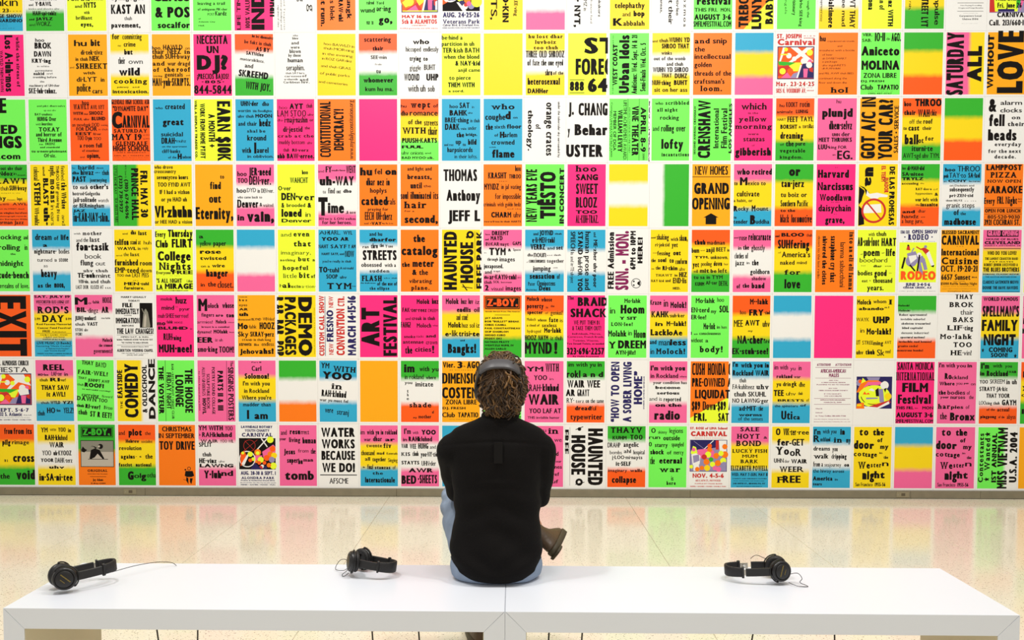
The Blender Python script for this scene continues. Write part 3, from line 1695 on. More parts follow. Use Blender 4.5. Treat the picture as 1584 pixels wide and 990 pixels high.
=P
12 44 9 5 2 molok
52 82 14 11 2 huz
14 48 24 7 2 mind
52 58 20 2 1 iz
62 90 25 5 2 pyur
4 86 37 7 1 muh·SHEE·ner·ree!
1 24 49 7 3 mo
26 44 46 5 2 ·lahk
48 70 46 3 2 HOOZ
4 84 56 5 4 BLUHD
90 96 56 3 1 iz
18 42 73 11 1 RUH
42 66 73 8 2 ·ning
5 94 93 13 3 MUH·nee!
=p
4 28 26 20 4 M
29 58 21 8 2 oloch
68 99 21 9 2 whose
12 46 35 6 2 fingers
50 70 35 5 3 arə
78 99 36 7 3 tən
0 42 46 5 1 armies!
50 78 46 6 2 Moloch
82 99 45 2 2 whose
12 86 53 3 3 breast is a cannibal
0 38 62 5 2 dynamo!
44 82 62 6 3 MOlahk
86 99 61 2 3 huz
0 42 77 9 4 EER
48 68 75 5 1 iz uh
1 54 92 9 2 smo·king
58 98 93 10 2 TOOM!
=A
4 26 4 1.5 4 Moloch
4 26 10 4 3 h u z
4 26 18 4 2 eyes
4 28 25 4 4 AR
4 28 34 6 4 uh
0 34 41 3 b thousand
37 62 41 4 2 BLYND
67 98 41 5 1 WIN·doz!
0 27 55 10 4 Mo
29 50 54 6 1 ·lahk
58 98 55 11 3 HOOZ
0 28 67 8 2 Sky
30 34 66 2 4 ·
33 96 67 8 2 SKRAY·perz
11 38 74 3 3 STAND
42 88 74 4 2 in thuh long
3 36 82 6 3 streets
43 56 82 4 2 like
63 96 82 6 1 endless
5 55 95 8 3 Jehov
56 95 95 9 4 ahs!
=Y R
3 98 47 37 4 DEMO
20 96 5 2.5 1 Winner of L.A.'s Rental Produce promise.
3 97 83 30 4 PACKAGES
3 98 111 25 4 R.&B. BAR. POP
=W L
2 99 14 14 3r CUSTOM CALL SHOW
@r 2 15.5 98 17 n
4 22 38 12 2r NEW
25 76 38 18 3n FRESNO
80 98 38 12 2r NEW
3 78 68 22 4r CONVENTION
82 98 68 18 3r CTR.
3 99 98 22 4n MARCH 14·15·16
=P L
18 80 52 48 4 ART
2 97 98 36 3 FESTIVAL
=P
42 76 14 8 3 Molok
82 99 14 9 2 huz
4 68 27 7 2 FAK·ter·reez
72 98 27 5 1 DREEM
12 26 40 5 1 and
29 90 40 6 2 croak in thuh
0 26 52 9 1 FAHG!
42 80 52 7 2 Moloch
84 98 50 3 1 whuz
8 38 69 5 2 smoke
40 60 68 4 1 stacks
66 92 68 5 3 and
5 60 78 6 2 antennae
66 96 79 7 1 crown
11 30 94 12 2 the
37 80 91 8 2 cities
82 88 93 12 2 !
=p27Y67B
10 44 14 9 2 Molok
50 82 14 9 1 huz luv
88 99 14 7 1 iz
39 76 27 8 3 endlis
84 99 27 8 2 oil
38 68 40 10 2 and ston!
16 50 52 9 2 Molok
52 86 52 8 1 huz sol
90 99 52 8 1 iz
8 24 66 8 4 e·
26 42 66 10 1 lik
44 74 66 9 2 trisi
74 99 66 8 4 ·te
48 60 74 3 3 and
15 90 93 15 3 Bangks!
=R24Y68g ~orange, yellow and green poster listing names under a dark title box
@r 5 2 95 22 k
@r 7 3.5 93 20.5 O
@r 8 4.2 92 19.8 k
10 90 17.5 12 4o Z-BOY.
5 95 27 2 3 Goods Direct From The Source
@r 30 31 70 31.8 k
4 50 38 3 4 JAY ADAMS
4 94 43.5 3 4 BOB "BULLET" BINIAK
4 60 49 3 4 CHRIS CAHILL
4 96 54.5 3 4 PAUL CONSTANTINEAU
4 66 60 3 4 SKIP ENGBLOM
4 58 65.5 3 4 SHOGO KUBO
4 48 71 3 4 PEGGY OKI
4 68 76.5 3 4 NATHAN PRATT
4 80 82 3 4 WENTZLE RUML IV
4 60 87.5 3 4 ALLEN SARLO
@r 30 91 70 91.8 k
20 80 98 2.5 4 • • Z-Boy.COM • •
=R29Y67g
5 36 9 7 3 Moloch
42 70 10 7 2 whose
5 48 21 8 3 poverty
54 60 21 4 2 is
66 76 19 4 2 the
6 46 30 6 3 specter
52 60 30 4 1 of
66 97 31 7 1 genius!
5 28 41 5 1 Moloch
33 56 42 5 2 whose
62 86 43 8 2 fate
90 98 43 6 1 is
5 38 50 4 2 a cloud of
44 82 51 6 2 sexless
6 42 60 5 1 hydrogen!
50 94 60 8 3 Mo·lahk
0 30 72 8 2 HOOZ
35 60 72 8 3 NAYM
66 97 72 7 1 iz thuh
0 70 94 19 3 MYND
76 84 94 19 3 !
=P ~hot pink poster about braids ending in a phone number starting 323
2 18 7 6 2 The
28 108 17 14 4 BRAID
9 104 35 14 3 SHACK
18 86 47 7 1 WE PUT THEM IN
14 90 56 7 1 & TAKE THEM OUT!
14 90 63 3 2 Individuals, Micros,
2 98 68 3 2 Cornrows, French Braids,
16 84 74 3 2 Twisties, Weaves,
0 98 79 3 3 Two Strand Twists, as needed
0 99 95 11 3 323·696·2257
16 84 99 2 4 By Mable Raymond
=G
42 84 12 7 2 Mo·lahk
4 18 29 10 1 in
32 94 29 14 3 Hoom
30 74 39 5 4 Y SIT
8 64 49 6 b LON·lee!
0 48 66 10 2 Molahk
52 62 64 8 1 in
67 98 68 13 1 Hoom
2 20 85 11 b Y
26 99 85 13 4 DREEM
20 72 95 7 3 AYN·jilz!
=p28Y68B
0 30 15 8 2 Kraze
36 48 18 12 1 in
54 96 20 10 3 Molok!
4 50 35 10 3 KAHK
50 92 35 6 2 ·suh·ker
14 34 49 7 3 in
44 96 49 8 3 M··lahk!
2 50 64 10 3 Lackl
50 86 64 9 3 oAe
0 18 78 7 2 and
24 54 80 10 1 man
54 96 80 10 3 less
2 12 94 9 1 in
18 94 94 9 b Moloch!
=G
12 62 12 8 2 Mo·lahk
68 86 10 7 1 hoo
0 48 27 8 2 EN·terd
52 66 28 6 2 my
74 99 27 11 2 SOL
0 40 38 7 2 ER·lee!
33 64 54 10 3 Mo·lok
68 76 53 5 2 in
80 94 53 5 1 hum
0 4 63 5 1 I
8 18 63 3 2 am
22 78 63 5 2 consciousness
0 32 75 7 1 without
38 46 75 6 2 a
24 84 91 10 b body!
=R30Y68g
46 94 14 9 3 M··lahk
20 36 30 7 1 hoo
44 82 32 10 3 FRY
84 99 30 6 2 ·tind
4 28 50 11 1 MEE
34 72 48 9 3 AWT
80 99 50 10 1 uhv
42 54 58 3 3 my
14 88 77 13 3 NA·cher·
84 99 76 6 1 uhl
0 96 94 10 3 EK·stuh·see!
=B29W70B ~plain blue poster with a white middle band right of EKstuhsee
=P ~plain hot pink poster without lettering left of Moloch whom I abandon
=Y
2 38 14 8 2 Moloch
44 78 12 6 2 whom
86 94 14 8 b I
6 72 23 5 4 abando
74 86 20 3 3 n!
0 34 41 6 1 WAYK
44 88 44 11 4 UHP
11 22 59 7 1 in
28 92 62 10 3 Mo·lahk!
2 12 78 7 2 LYT
17 46 78 6 1 STREE
46 72 79 7 2 ming
76 93 77 5 1 AWT
2 20 94 7 2 uhv
26 50 94 8 3 thuh
56 76 96 10 1 Sk
78 92 92 6 1 een!
=g26W70R
0 30 17 3 4 Moloch!
2 32 25 3 4 Moloch!
4 76 32 3.5 3 Robot apartments!
8 72 39 3.5 2 invisible suburbs!
10 86 46 3.5 3 skeleton treasuries!
12 66 53 3.5 3 blind capitals!
10 82 61 3.5 2 demonic industries!
8 72 68 3.5 4 spectural nations!
4 90 75 3.5 3 invincible mad houses!
2 54 82 3.5 3 granite cocks!
0 68 89 3.5 3 monstrous bombs!
=W
40 86 5 8 b THAY
26 88 18 8 b BROK
54 88 30 8 1 thair
36 88 42 8 b BAKS
22 60 55 8 b LIF
62 88 55 8 2 ·ting
4 86 69 8 b Mo·lahk
38 86 82 8 b TOO
32 60 95 8 b HE
62 86 95 8 1 ·vin!
=p28Y68B ~pink, yellow and blue poster for a famous family night, COMING SOON
5 95 8 6 3 WORLD FAMOUS
14 86 12 .8 3 · · · · · · · · · · · ·
3 99 33 17 2 SPELLMAN'S
2 96 56 18 4 FAMILY
8 92 79 18 4 NIGHT
3 10 90 6 4 ★
22 84 90 8 3 COMING
28 72 98 7 3 SOON!
88 96 99 6 4 ★
=p
2 20 20 10 4 a
1 30 45 10 3 in
0 30 60 8 3 hum
=W ~white fiesta poster dated September 5 to 7 with a carnival picture
6 90 9 8 2 ST. ALPHONSUS CHURCH
4 88 20 8 a FIESTA
@r 0 22 97 74 n
@r 2 23.5 95 72.5 R
@p W 14 23.5 22 23.5 8 48 4 48
@p W 36 23.5 76 23.5 96 42 60 36
@p W 56 30 66 34 40 48 30 48
@c 32 37 7 W
@c 46 38 6 y
@c 72 46 9 W
@r 8 35 30 37 y
@c 22 27 6 y
@c 86 32 8 y
@p y 36 50 64 48 52 62 36 60
@p g 2 47 60 48 40 54 4 52
@p r 2 55 30 52 40 58 44 66 2 70
@c 14 62 9 y
@c 32 62 8 R
@p p 10 72 26 64 40 72
@p v 36 72 44 64 60 60 54 72
@p n 54 72 66 50 94 48 94 72
@c 85 45 5 p
@p W 60 50 74 44 88 48 90 56 66 58
@p p 68 58 82 58 80 71 70 71
@p r 82 58 92 56 92 64 84 62
4 88 85 6 bn SEPT. 5·6·7
0 70 92 6 2n 4532 S. Atlantic
74 96 91 1.5 2n Ave., L.A.
4 90 95 1 2n delicious mexican food and drinks
2 94 99 1.5 3n RIDES • GAMES • FOOD • FAMILY FUN
=p28Y68B
20 76 17 10 4 REEL
6 34 26 4 4 HO·lee
42 70 26 7 1 LAF·ter
76 86 26 6 2 in
10 32 35 5 2 thuh
38 64 35 6 4 RI
64 80 35 5 2 ·ver!
14 88 49 8 3 THAY SAW
28 78 60 8 3 it AWL!
12 34 72 4 2 thuh
38 64 72 5 4 WYLD
70 97 72 5 4 YZ!
3 22 91 8 1 thuh
28 50 87 9 2 HO
52 64 85 5 3 ·lee
72 99 87 9 1 YELZ!
=G A5
8 40 9 7 2 THAY
46 74 11 8 1 BAYD
0 80 25 7 b FAIR·WEL!
2 24 33 4 2 THAY
28 86 36 5 2 JUHMPT AWF
0 18 44 4 1 thuh
20 72 45 7 4 ROOF!
14 90 50 2 4 to unfrendid waveing!
14 60 61 6 2 carrying
68 97 60 4 1 flowers!
2 54 68 7 b DAWN
60 84 68 6 2 TOO
2 22 79 5 3 thuh
26 66 80 7 3 RI·ver!
76 99 79 6 1 IN·too
8 32 91 8 2 thuh
40 98 93 9 2 ST R EET!
=>Y66W L
20 33 14 6 2 THE
38 84 14 14 3 EASTSIDE
6 94 56 36 3 COMEDY
14 92 80 13 3 & OLDSCHOOL
4 102 102 18 4 DANCE
=G R
14 86 26 21 3 THE HOUSE
24 76 52 22 3 LOUNGE
6 96 62 6 2 BAR • RESTAURANT • NIGHT CLUB
20 80 76 13 2 FRIDAY NIGHT
@r 0 78 100 79 k
10 88 97 14 4 THE VOYEUR
=p R ~light pink sideways poster reading SINGING POSTERS PARTS II & III
1 10 12 7 2 The
11 98 19 15 2 SINGING POSTERS
@r 1 22 99 23 k
17 82 47 15 3 PARTS II & III
11 88 62 8 2 POETRY SOUND COLLAGE
22 80 76 8 2 SCULPTURE BOOK
11 58 88 8 1 ALLEN GINSBERG'S
62 88 88 10 4 HOWL
18 82 97 3 b by Allen Ruppersberg 2003
=p26Y66B ~pink, yellow and blue poster reading where you're madder than I am
36 62 4 2 3 Part III
36 62 17 8 2 Carl
17 82 30 9 3 Solomon!
12 84 41 7 2 I'm with you
15 82 53 7 2 in Rockland
9 88 64 7 2 Where you're
12 86 75 6 2 madder than
22 28 96 15 3 I
42 78 96 12 3 am
=g30W68O ~plain poster banded green, white and orange without lettering
=B30W68B A4
0 22 14 9 2 YM
34 92 18 9 b WITH
6 84 31 12 4 YOO
32 58 47 10 b in
6 72 60 11 2 RAH·kluhnd
2 78 68 5 2 war yu must fel
18 40 86 9 1 vere
50 82 88 9 1 stranj
=A ~plain amber poster without lettering above the internationale poster
=g30W70R
8 36 19 14 3 im
49 75 17 8 2 with
81 100 17 7 2 yu
10 60 30 8 1 in rokland
66 92 30 6 2 where
10 30 38 5 2 you
38 85 42 8 2 imitate
16 20 52 6 2 t
16 20 58 5 2 h
15 21 64 5 2 e
22 80 76 8 b shade
82 87 86 5 3 of
32 42 94 3 3 my
46 80 94 6 2 mother
=A ~amber concert poster with Vier. 3 de AGO and ZONA LIBRE below
2 34 11 9 3 Vier.
40 54 12 11 4 3
56 62 10 3 1 de
66 100 12 11 3 AGO
20 82 15.5 1 4 DE NICARAGUA
0 114 37 17 2 DIMENSION
0 112 61 18 3 COSTENA
9 92 71 8 2 ZONA LIBRE
1 62 79 4 3 DJ. FRESH
0 34 92 8 2 Club
42 96 92 8 2 TAPATIO
20 82 96 1 2 6742 MISSION ST. SF
=R40G ~orange and green poster mostly hidden behind the seated head
76 99 92 11 2 ez
=p
5 48 17 8 3 YM
54 88 17 13 a WITH
24 58 31 8 2 YOO
64 74 31 4 1 in
12 44 49 11 1 RAH·
46 88 49 12 2 kluhnd
10 88 71 17 4 WAIR
12 94 85 8 2 YOO LAF AT
8 90 94 4 2 THIS invisible humor
=g28W70R
4 92 9 7 2 im with yu in
0 36 27 12 2 rokl
42 96 26 9 3 a n d
2 88 43 12 3 WAIR WEE
-2 22 57 11 3 AR
28 60 57 11 1 GRAYT
0 20 68 8 1 RY·
24 46 68 6 1 terz
50 98 68 7 1 on the same
22 64 80 7 3 dread
64 78 80 7 1 ful
10 94 95 9 2 typewriter
=W L
1 99 30 22 3n “HOW TO OPEN
1 99 62 22 3n A SOBER LIVING
30 84 90 22 3n HOME”
22 76 96 3 4n SOBER LIVING SEMINAR
30 70 4 2 4n
=p32W68p
3 94 15 8 3 I'm with you
3 76 27 7 2 in Rockland
80 98 26 3 2 where
10 99 37 5 2 your condition has
16 82 45 5 4 become
20 80 54 5 4 serious
0 34 64 6 1 and is
38 84 65 7 2 reported
16 86 74 6 4 on the
14 82 95 15 3 radio
=O ~orange poster with a yellow corner reading PRE-OWNED LIQUIDATION at $89 down
@p y 0 92 100 58 100 100 0 100
4 108 22 19 2 CUSH HONDA C
4 108 41 14 2 PRE·OWNED A
12 104 60 14 3 LIQUIDAT
4 110 79 14 1 $89 Down·$89 A
10 44 97 13 3 FRI.
74 102 97 13 2 SAT
=B26W70B
2 16 9 8 2 I'm
24 98 10 8 3 with you in
2 98 23 9 2 Rockland WAIR
20 38 34 7 1 thuh
2 60 45 8 1 FA·kuhlteez
66 98 45 8 b uhv
6 38 57 8 2 thuh
44 92 57 8 2 SKUHL
2 98 67 7 2 NO LAWNG·ger
20 66 80 8 2 ad·MIT
72 84 80 8 1 the
20 82 89 5 4 worms
18 84 96 6 1 of the senses
=p28Y68B
4 40 13 8 1 im with
46 60 14 6 1 yu
68 76 14 8 1 in
10 52 27 6 3 rokland
56 74 27 5 2 war
10 48 40 7 2 yu drin
50 64 40 8 2 gk
70 86 41 8 1 dhe
3 30 56 10 3 TEE
36 62 55 6 1 uhv
68 80 54 5 1 thuh
14 84 65 4 4 BRESTS
90 97 65 5 1 of
6 68 74 4 2 the spinsters
74 90 73 4 3 of
24 54 94 14 2 Uti
56 74 94 8 3 ca
=W
8 44 7 4 2m ATTENTION!!
56 98 7 4 2m ATTENTION!!
@r 4 9 98 9.6 m
18 84 18 6 2m AFRICAN-AMERICAN
40 66 25 6 3m MALES
@r 4 26.5 98 27 m
40 64 31 1.5 3m ARE YOU
20 84 34.5 1.5 3m A HIGH SCHOOL SENIOR
8 94 38 1.5 3m PLANNING TO GO TO COLLEGE?
40 62 44 1.5 3m DO YOU
14 90 47.5 1.5 3m NEED SCHOLARSHIP MONEY?
28 74 53 1.5 3m IF YOU QUALIFY,
28 74 56.5 1.5 3m WE CAN HELP!!!
@r 2 59.5 98 60 m
18 84 63 1.8 3m APPLICATION DEADLINE:
28 74 67 1.8 3m MARCH 12, 1999
@r 2 69 98 69.5 m
6 24 77 1.5 3m Church
28 98 78 .3 1m ____________________
6 24 83.5 1.5 3m School
28 98 84.5 .3 1m ____________________
6 86 89 1.8 3m or Tony Collins 310-608-7700
2 96 94 1 3m Zeta Rho Chapter, Omega Psi Phi Fraternity, Inc.
2 98 98 1 3m Sponsored by Zeta Rho Foundation, Inc., L.A., CA
=W ~white poster with one square carnival illustration and no lettering
@r 4 24 98 76 n
@p v 30 25 66 25 60 34 40 34
@c 12 34 9 v
@c 14 32 5 R
@p y 20 26 30 32 22 42 14 40
@p O 22 48 4 50 14 36 34 30 60 30 78 36 66 36 40 36
@e 52 56 42 18 y
@p p 22 42 34 33 66 32 72 36 60 38 36 38
@e 52 56 36 14 k
@e 52 56 34 13 Y
@r 26 50 80 62 Y
@p y 10 50 24 42 76 42 92 54 80 66 30 68
@p W 36 46 44 43 52 46 50 48
@p R 20 53 40 53 36 50 30 52 26 48 22 52
@p v 30 58 62 58 66 54 60 60 30 61
@p k 54 46 62 42 64 56 56 56
@p v 62 44 74 44 78 66 66 66
@c 78 38 11 W
@p n 66 26 92 26 90 36 80 30 70 34
@p k 76 44 84 42 80 50
@c 88 56 9 Y
@p r 30 74 92 62 95 66 70 74 40 76
@p W 24 72 60 74 90 64 92 68 60 77 26 77
@p O 6 68 24 66 26 76 4 76
@p Y 6 69 18 69 18 72 6 72
=P
3 97 13 12 1 SANTA MONICA
0 100 30 13 a INTERNATIONAL
16 84 49 15 4 FILM
5 92 68 15 4 Festival
1 47 77 5 3 THIS FRI.
50 58 76 2 2 thru
70 99 77 5 3 MON
2 98 90 8 4 AUGUST 3·6
0 99 99 6 2 SMFILMFESTIVAL.COM
=p
3 44 9 7 2 I'm with
48 72 9 6 2 you
76 88 9 6 3 in
18 36 28 10 3 Ro
36 78 28 6 2 ckland
5 44 38 6 3 Where
48 64 37 5 1 you
68 80 36 3 3 pun
86 98 38 5 1 on
3 22 53 7 3 the
26 72 53 7 2 bodies
76 84 53 6 1 of
8 30 59 4 3 your
34 72 60 6 2 nurses
82 94 60 6 1 the
3 34 76 8 b har
36 68 76 6 3 pies
74 84 76 6 1 of
8 26 93 11 1 the
34 98 95 13 3 Bronx
=g26W72R
3 24 11 9 3 I'm
34 58 9 6 2 with
66 84 9 5 2 you
0 12 22 7 3 in
18 74 23 9 3 Rockland
76 96 18 4 3 WAIR
0 22 35 6 2 YOO
27 66 35 7 1 SKREEM
70 98 36 8 2 in uh
0 74 47 7 2 STRAYT·JA·kit
18 80 58 7 2 THAT YOOR
0 18 69 6 1 LOO
18 54 69 5 2 zing thuh
60 98 70 9 3 GAYM
20 42 79 4 2 of the
48 80 80 6 2 actual
4 46 91 5 3 pingpong
52 68 91 4 2 of the
74 97 92 7 1 abyss
=R28Y64g
5 30 25 10 4 R
4 30 44 8 2 yu
2 30 56 6 2 of
4 20 84 8 3 l
=R28Y70g
20 42 16 10 3 from
45 94 16 10 3 from its
14 36 34 9 3 pilg
40 86 33 7 2 rimage
18 28 62 6 1 to a
42 99 62 14 3 cross
6 32 90 9 2 the
50 100 91 16 3 void
=Y30W70Y
10 28 13 8 2 YM
34 50 11 4 2 WITH
56 76 12 7 2 YOO
82 90 13 7 2 in
20 58 26 9 2 RAH·kl
58 80 26 9 1 uhnd
32 70 38 9 2 WAIR
12 36 51 8 1 YOO
42 90 51 8 2 uh·KYOOZ
8 42 62 6 3 YOOR
46 92 63 8 1 DAHK·terz
30 70 73 5 4 uhv
3 92 93 12 2 in·SA·ni·tee
=g44O ~green and orange poster with a photo of a crouching skateboarder
@r 8 4 94 21 k
@r 9.5 4.8 92.5 20.2 g
@r 11 5.6 91 19.4 k
13 86 17.5 11 4g Z-BOY.
84 90 18 3 4g .
@r 6 26 96 70 k
@r 7.5 27 94.5 69 h
@r 7.5 45 94.5 69 q
@p k 8 42 12 36 18 40 24 42 16 46 10 45
@p k 30 56 34 42 50 38 44 36 34 36 38 35 48 40 58 42 70 56 66 57 52 48 44 54 34 57
@c 60 36 7 k
@l 26 57 80 57 1.5 k
@c 56 36 3 q
24 78 78 4 b ORIGINAL
24 78 82 1 4 GOODS DIRECT FROM THE SOURCE
@r 30 85.5 74 86.2 k
38 66 93 4 2 Jay Adams
32 72 98 2 4 Z-Boy.COM
=R28Y68g
1 18 17 7 1 and
28 64 18 11 3 plot
72 88 17 6 1 the
20 56 30 6 3 Hebrew
62 92 30 5 1 socialist
2 62 42 7 2 revolution
6 44 56 7 3 agains
46 62 54 3 4 ·t
72 92 56 8 2 the
0 36 69 6 3 fascist
46 88 69 6 3 national
24 40 91 14 4 G
41 60 88 8 2 ol
60 74 90 11 3 g
76 100 87 8 1 otha
=O
10 90 11 8 2 CHRISTMAS
0 98 22 8 2 IN SEPTEMBER
2 98 41 14 2 TOY DRIVE
@c 82 72 5 k
@c 82 72 3.4 O
@p k 72 76 92 76 96 84 88 86 76 86 70 84
@c 72 74 2.4 k
@p k 74 86 80 88 80 98 74 92
@p k 84 88 92 88 88 98 84 94
@l 66 90 78 92 1 k
=p27W70p
0 22 9 8 2 YM
28 66 9 8 3 WITH
72 92 9 7 1 YOO
2 6 18 4 1 in
10 52 20 8 2 RAHkl
52 90 20 8 3 uhnd
6 52 29 5 b WAIR
58 94 29 5 1 YOO WIL
1 36 36 7 2 SPLIT
10 34 52 7 2 thuh
1 48 63 8 3 HE·vinz
54 70 62 4 1 uhv
2 93 70 6 4 LAWNG
14 60 88 13 3 Y·luh
60 92 84 9 3 nd
=W
6 90 5 4 3n LAWNDALE ROTARY
16 82 11 4 2n YOUTH CHARITY
8 90 19 6 bn CARNIVAL
0 4 17 1 4n ·
94 98 17 1 4n ·
@r 0 21.5 98 73 k
@l 10 44 50 24 .8 r
@l 16 26 44 44 .8 r
@o 28 34 16 1 r
@l 60 22 76 36 3 W
@l 76 22 46 42 3 W
@p p 62 44 92 32 98 36 98 50 74 56 66 56
@c 84 24 9 y
@c 90 39 8 R
@c 84 48 8 O
@c 94 50 8 Y
@c 74 54 8 R
@c 88 57 8 v
@c 92 67 9 y
@c 80 66 6 O
@c 50 45 9 O
@c 50 46 5 y
@p p 40 50 62 50 60 58 40 58
@c 58 57 8 y
@c 54 62 5 R
@c 62 68 5 W
@c 68 62 5 R
@c 70 70 5 n
@c 58 70 5 r
@c 46 60 4 O
@o 22 56 22 2.5 W
@c 22 56 19 k
@p R 4 68 4 46 14 42 22 54 10 64
@p W 6 64 22 48 26 50 14 66
@c 30 48 7 y
@c 38 56 5 y
@c 30 58 5 R
@c 10 46 4 y
@p n 30 73 42 62 62 73
4 98 82 6 2n AUG. 28-30 & SEPT. 1
6 94 89 4 bn ALONDRA PARK
4 96 92 1.5 4n Prairie & Manhattan Beach Blvd.
2 98 95.5 1 4n Sun. 12 to 11 Thur. Sun.-Mon. Pay one price special
4 96 99 1.5 3n RIDES • GAMES • FOOD • FUN
=p
4 20 16 8 1 and
28 56 15 9 3 resu
58 80 15 8 1 rrect
0 18 25 5 2 your
26 56 28 8 2 living
62 98 30 10 2 human
12 42 48 9 2 Jesus
50 78 45 6 1 from
84 97 47 9 1 the
20 50 62 9 2 super
50 62 64 9 3 hu
64 90 60 6 3 man
14 92 90 15 3 tomb
=W
4 94 19 15 4 WATER
5 94 38 15 4 WORKS
4 94 57 15 3 BECAUSE
6 94 77 15 4 WE DO!
@r 0 81 99 82.5 k
25 76 96 9 1 AFSCME
=p30Y70B
0 12 15 8 1 im
18 98 15 8 2 with yu in rokland
10 28 26 6 2 war
34 58 26 8 2 dhar
66 92 26 6 4 ar
16 58 36 6 2 twente
62 82 37 8 b fiv
2 38 49 8 1 thousand
44 64 48 5 3 mad
70 99 48 4 2 Komrads
12 26 58 6 2 all
32 68 59 7 2 together
74 99 60 6 1 Singing
6 12 70 3 3 thə
18 34 72 8 1 final
38 80 72 6 3 stanzas
86 94 72 6 1 of
32 60 81 5 b the
12 92 94 9 3 Internationale
=p28W72p
8 26 14 9 2 I'm
31 46 14 5 1 with
54 92 15 8 4 YOO
5 16 26 6 2 in
20 46 26 8 3 RAH
46 82 26 8 2 kluhnd
1 18 37 7 1 WAIR
23 40 38 8 2 WEE
45 72 38 9 2 HUHG
76 92 38 6 1 and
1 24 50 6 b KIS
30 46 50 8 1 thuh
52 96 51 8 2 yoo·NY·tid
1 48 64 6 3 STAYTS
54 92 66 8 1 UHN·der
20 84 77 7 4 AWR
1 40 96 14 3 BED
44 95 95 14 2 ·SHEETS
=B ~blue poster mostly hidden behind the left shoulder of the seated person
=B70O ~plain poster wholly behind the back of the seated person
=p ~pink poster half hidden behind the right shoulder of the seated person
40 56 10 6 1 yu
62 86 13 10 b in
66 96 26 7 1 r we
70 78 37 7 2 o
72 88 49 7 2 tid
72 96 60 4 2 y our
68 97 70 6 2 lanes
68 90 82 6 2 wef
72 88 94 6 2 uf
=W R
4 97 43 39 4 HAUNTED
15 80 87 37 4 HOUSE
@r 2 90.5 98 91.2 k
6 46 108 14 4 FREE
@c 92 66 6 k
@c 92 66 2.4 W
@l 92 52 96 76 2 k
@c 5 66 3 k
@l 1 56 6 76 2 k
=g24W70R
8 90 11 9 b THAYV
13 50 22 6 3 KUHM
60 92 22 8 b TOO
0 34 35 8 1 DRAHP
42 82 34 8 2 angelic
6 38 46 6 1 bombs
43 62 44 6 2 ahl
68 98 46 7 1 hospital
12 92 54 6 2 j·LOO·mi·nayts
22 62 65 7 3 it·SELF
2 52 75 5 2 imaginary
60 92 75 5 3 walls
12 76 93 11 3 collapse
=G
6 18 11 8 2 O
24 48 12 5 1 skinny
54 90 11 8 1 legions
0 30 21 6 2 run
38 82 23 8 2 outside
0 8 33 7 2 O
16 50 34 7 2 starry
54 60 32 2 3 ·
60 92 33 7 1 spangled
4 40 46 8 3 shock
48 60 46 6 2 of
66 92 46 7 1 mercy
4 16 62 12 1 the
28 88 61 10 3 eternal
30 84 75 9 b war
60 66 89 8 1 is
48 72 96 6 b here
=W ~white school carnival poster in red type dated NOV. 4-5-6
0 98 5 4 3r ST. ROSE of LIMA School
2 97 16 8 4r CARNIVAL
8 92 19.5 1 3r • Sponsor & Food Consession •
@r 0 22 98 74 n
@r 1.4 23 96.6 73 v
@p n 2 23 74 23 74 34 54 36 2 40
@l 10 24 40 38 1 v
@l 36 38 62 23 2 W
@p r 68 23 76 23 76 38 68 38
@p W 76 23 96 23 96 46 80 50
@p p 20 38 50 36 64 40 64 52 20 52
@p y 2 44 8 32 16 34 20 44 12 48
@c 10 38 5 p
@p W 4 46 16 44 28 48 26 62 8 64
@p v 8 48 24 46 26 56 10 60
@p W 10 62 24 62 26 73 10 73
@c 52 32 6 R
@c 52 38 7 O
@c 48 46 8 y
@c 38 50 7 r
@c 44 58 8 O
@c 56 54 6 g
@c 60 62 7 y
@c 46 68 8 Y
@c 32 68 6 O
@c 20 70 6 O
@c 66 68 6 p
@c 76 70 7 p
@c 4 66 5 y
@c 92 33 7 O
@c 92 46 9 O
@c 70 48 8 O
@c 82 44 7 y
@c 80 52 6 v
@c 74 60 8 O
@c 88 56 8 y
@c 90 62 7 v
8 90 84 7 3r NOV. 4-5-6
16 82 90 3 1r 602 E. 16TH ST., MAYWOOD
14 86 94.5 1.5 2r RAFFLE 1ST PRIZE $1,000
2 96 99 1.5 3r RIDES • GAMES • FOOD • FAMILY FUN
=p28Y70B ~pink, yellow and blue poster headed SALE with WED. MAY 7-SUN. MAY 11
4 8 6 1 4 ·
24 74 8 7 b SALE
16 76 20 8 b HOYT
86 96 20 4 b &
14 80 32 9 b BOND
@r 44 35 56 35.4 k
4 96 43 6 b LUCKY FISH
30 70 51 5 b MUM
26 72 60 6 b BARK
@r 44 62 56 62.4 k
0 98 72 8 b ELIZABETH POWELL
2 98 81 5 2 WED. MAY 7-SUN. MAY 11
4 96 86 1.5 4 WOMEN'S AND CHILDREN'S CLOTHES
8 90 89.5 1 4 BAGS, ACCESSORIES AND HOUSEWARES
6 92 94.5 2.5 4 248 SMITH ST., BROOKLYN, NY
16 84 98.5 1 4 BETWEEN DOUGLAS AND DEGRAW
=Y26W72Y
10 22 14 11 3 O
30 64 14 11 2 VIK·ter
66 98 13 8 2 ·ree
14 46 31 11 3 fer
46 86 31 11 2 -GET
12 46 46 13 b Yo
48 78 48 12 2 oR
6 32 59 7 2 UHN
34 48 59 5 1 der
52 94 60 7 3 WAIR
22 66 74 9 b WEE
68 86 74 9 2 R
16 30 92 10 b F
30 78 92 12 3 REE
=B28W68B
3 20 13 9 2 I'm
26 62 11 7 1 with you
72 84 13 10 3 in
2 18 25 11 2 R
20 46 24 7 2 ockland
56 76 26 9 b in
88 99 26 9 1 my
2 46 39 7 2 dreams
52 66 40 8 1 you
4 22 52 8 b w
22 42 52 8 2 alk
50 60 52 8 1 dr
60 90 52 8 2 ipping
2 28 65 8 1 from a
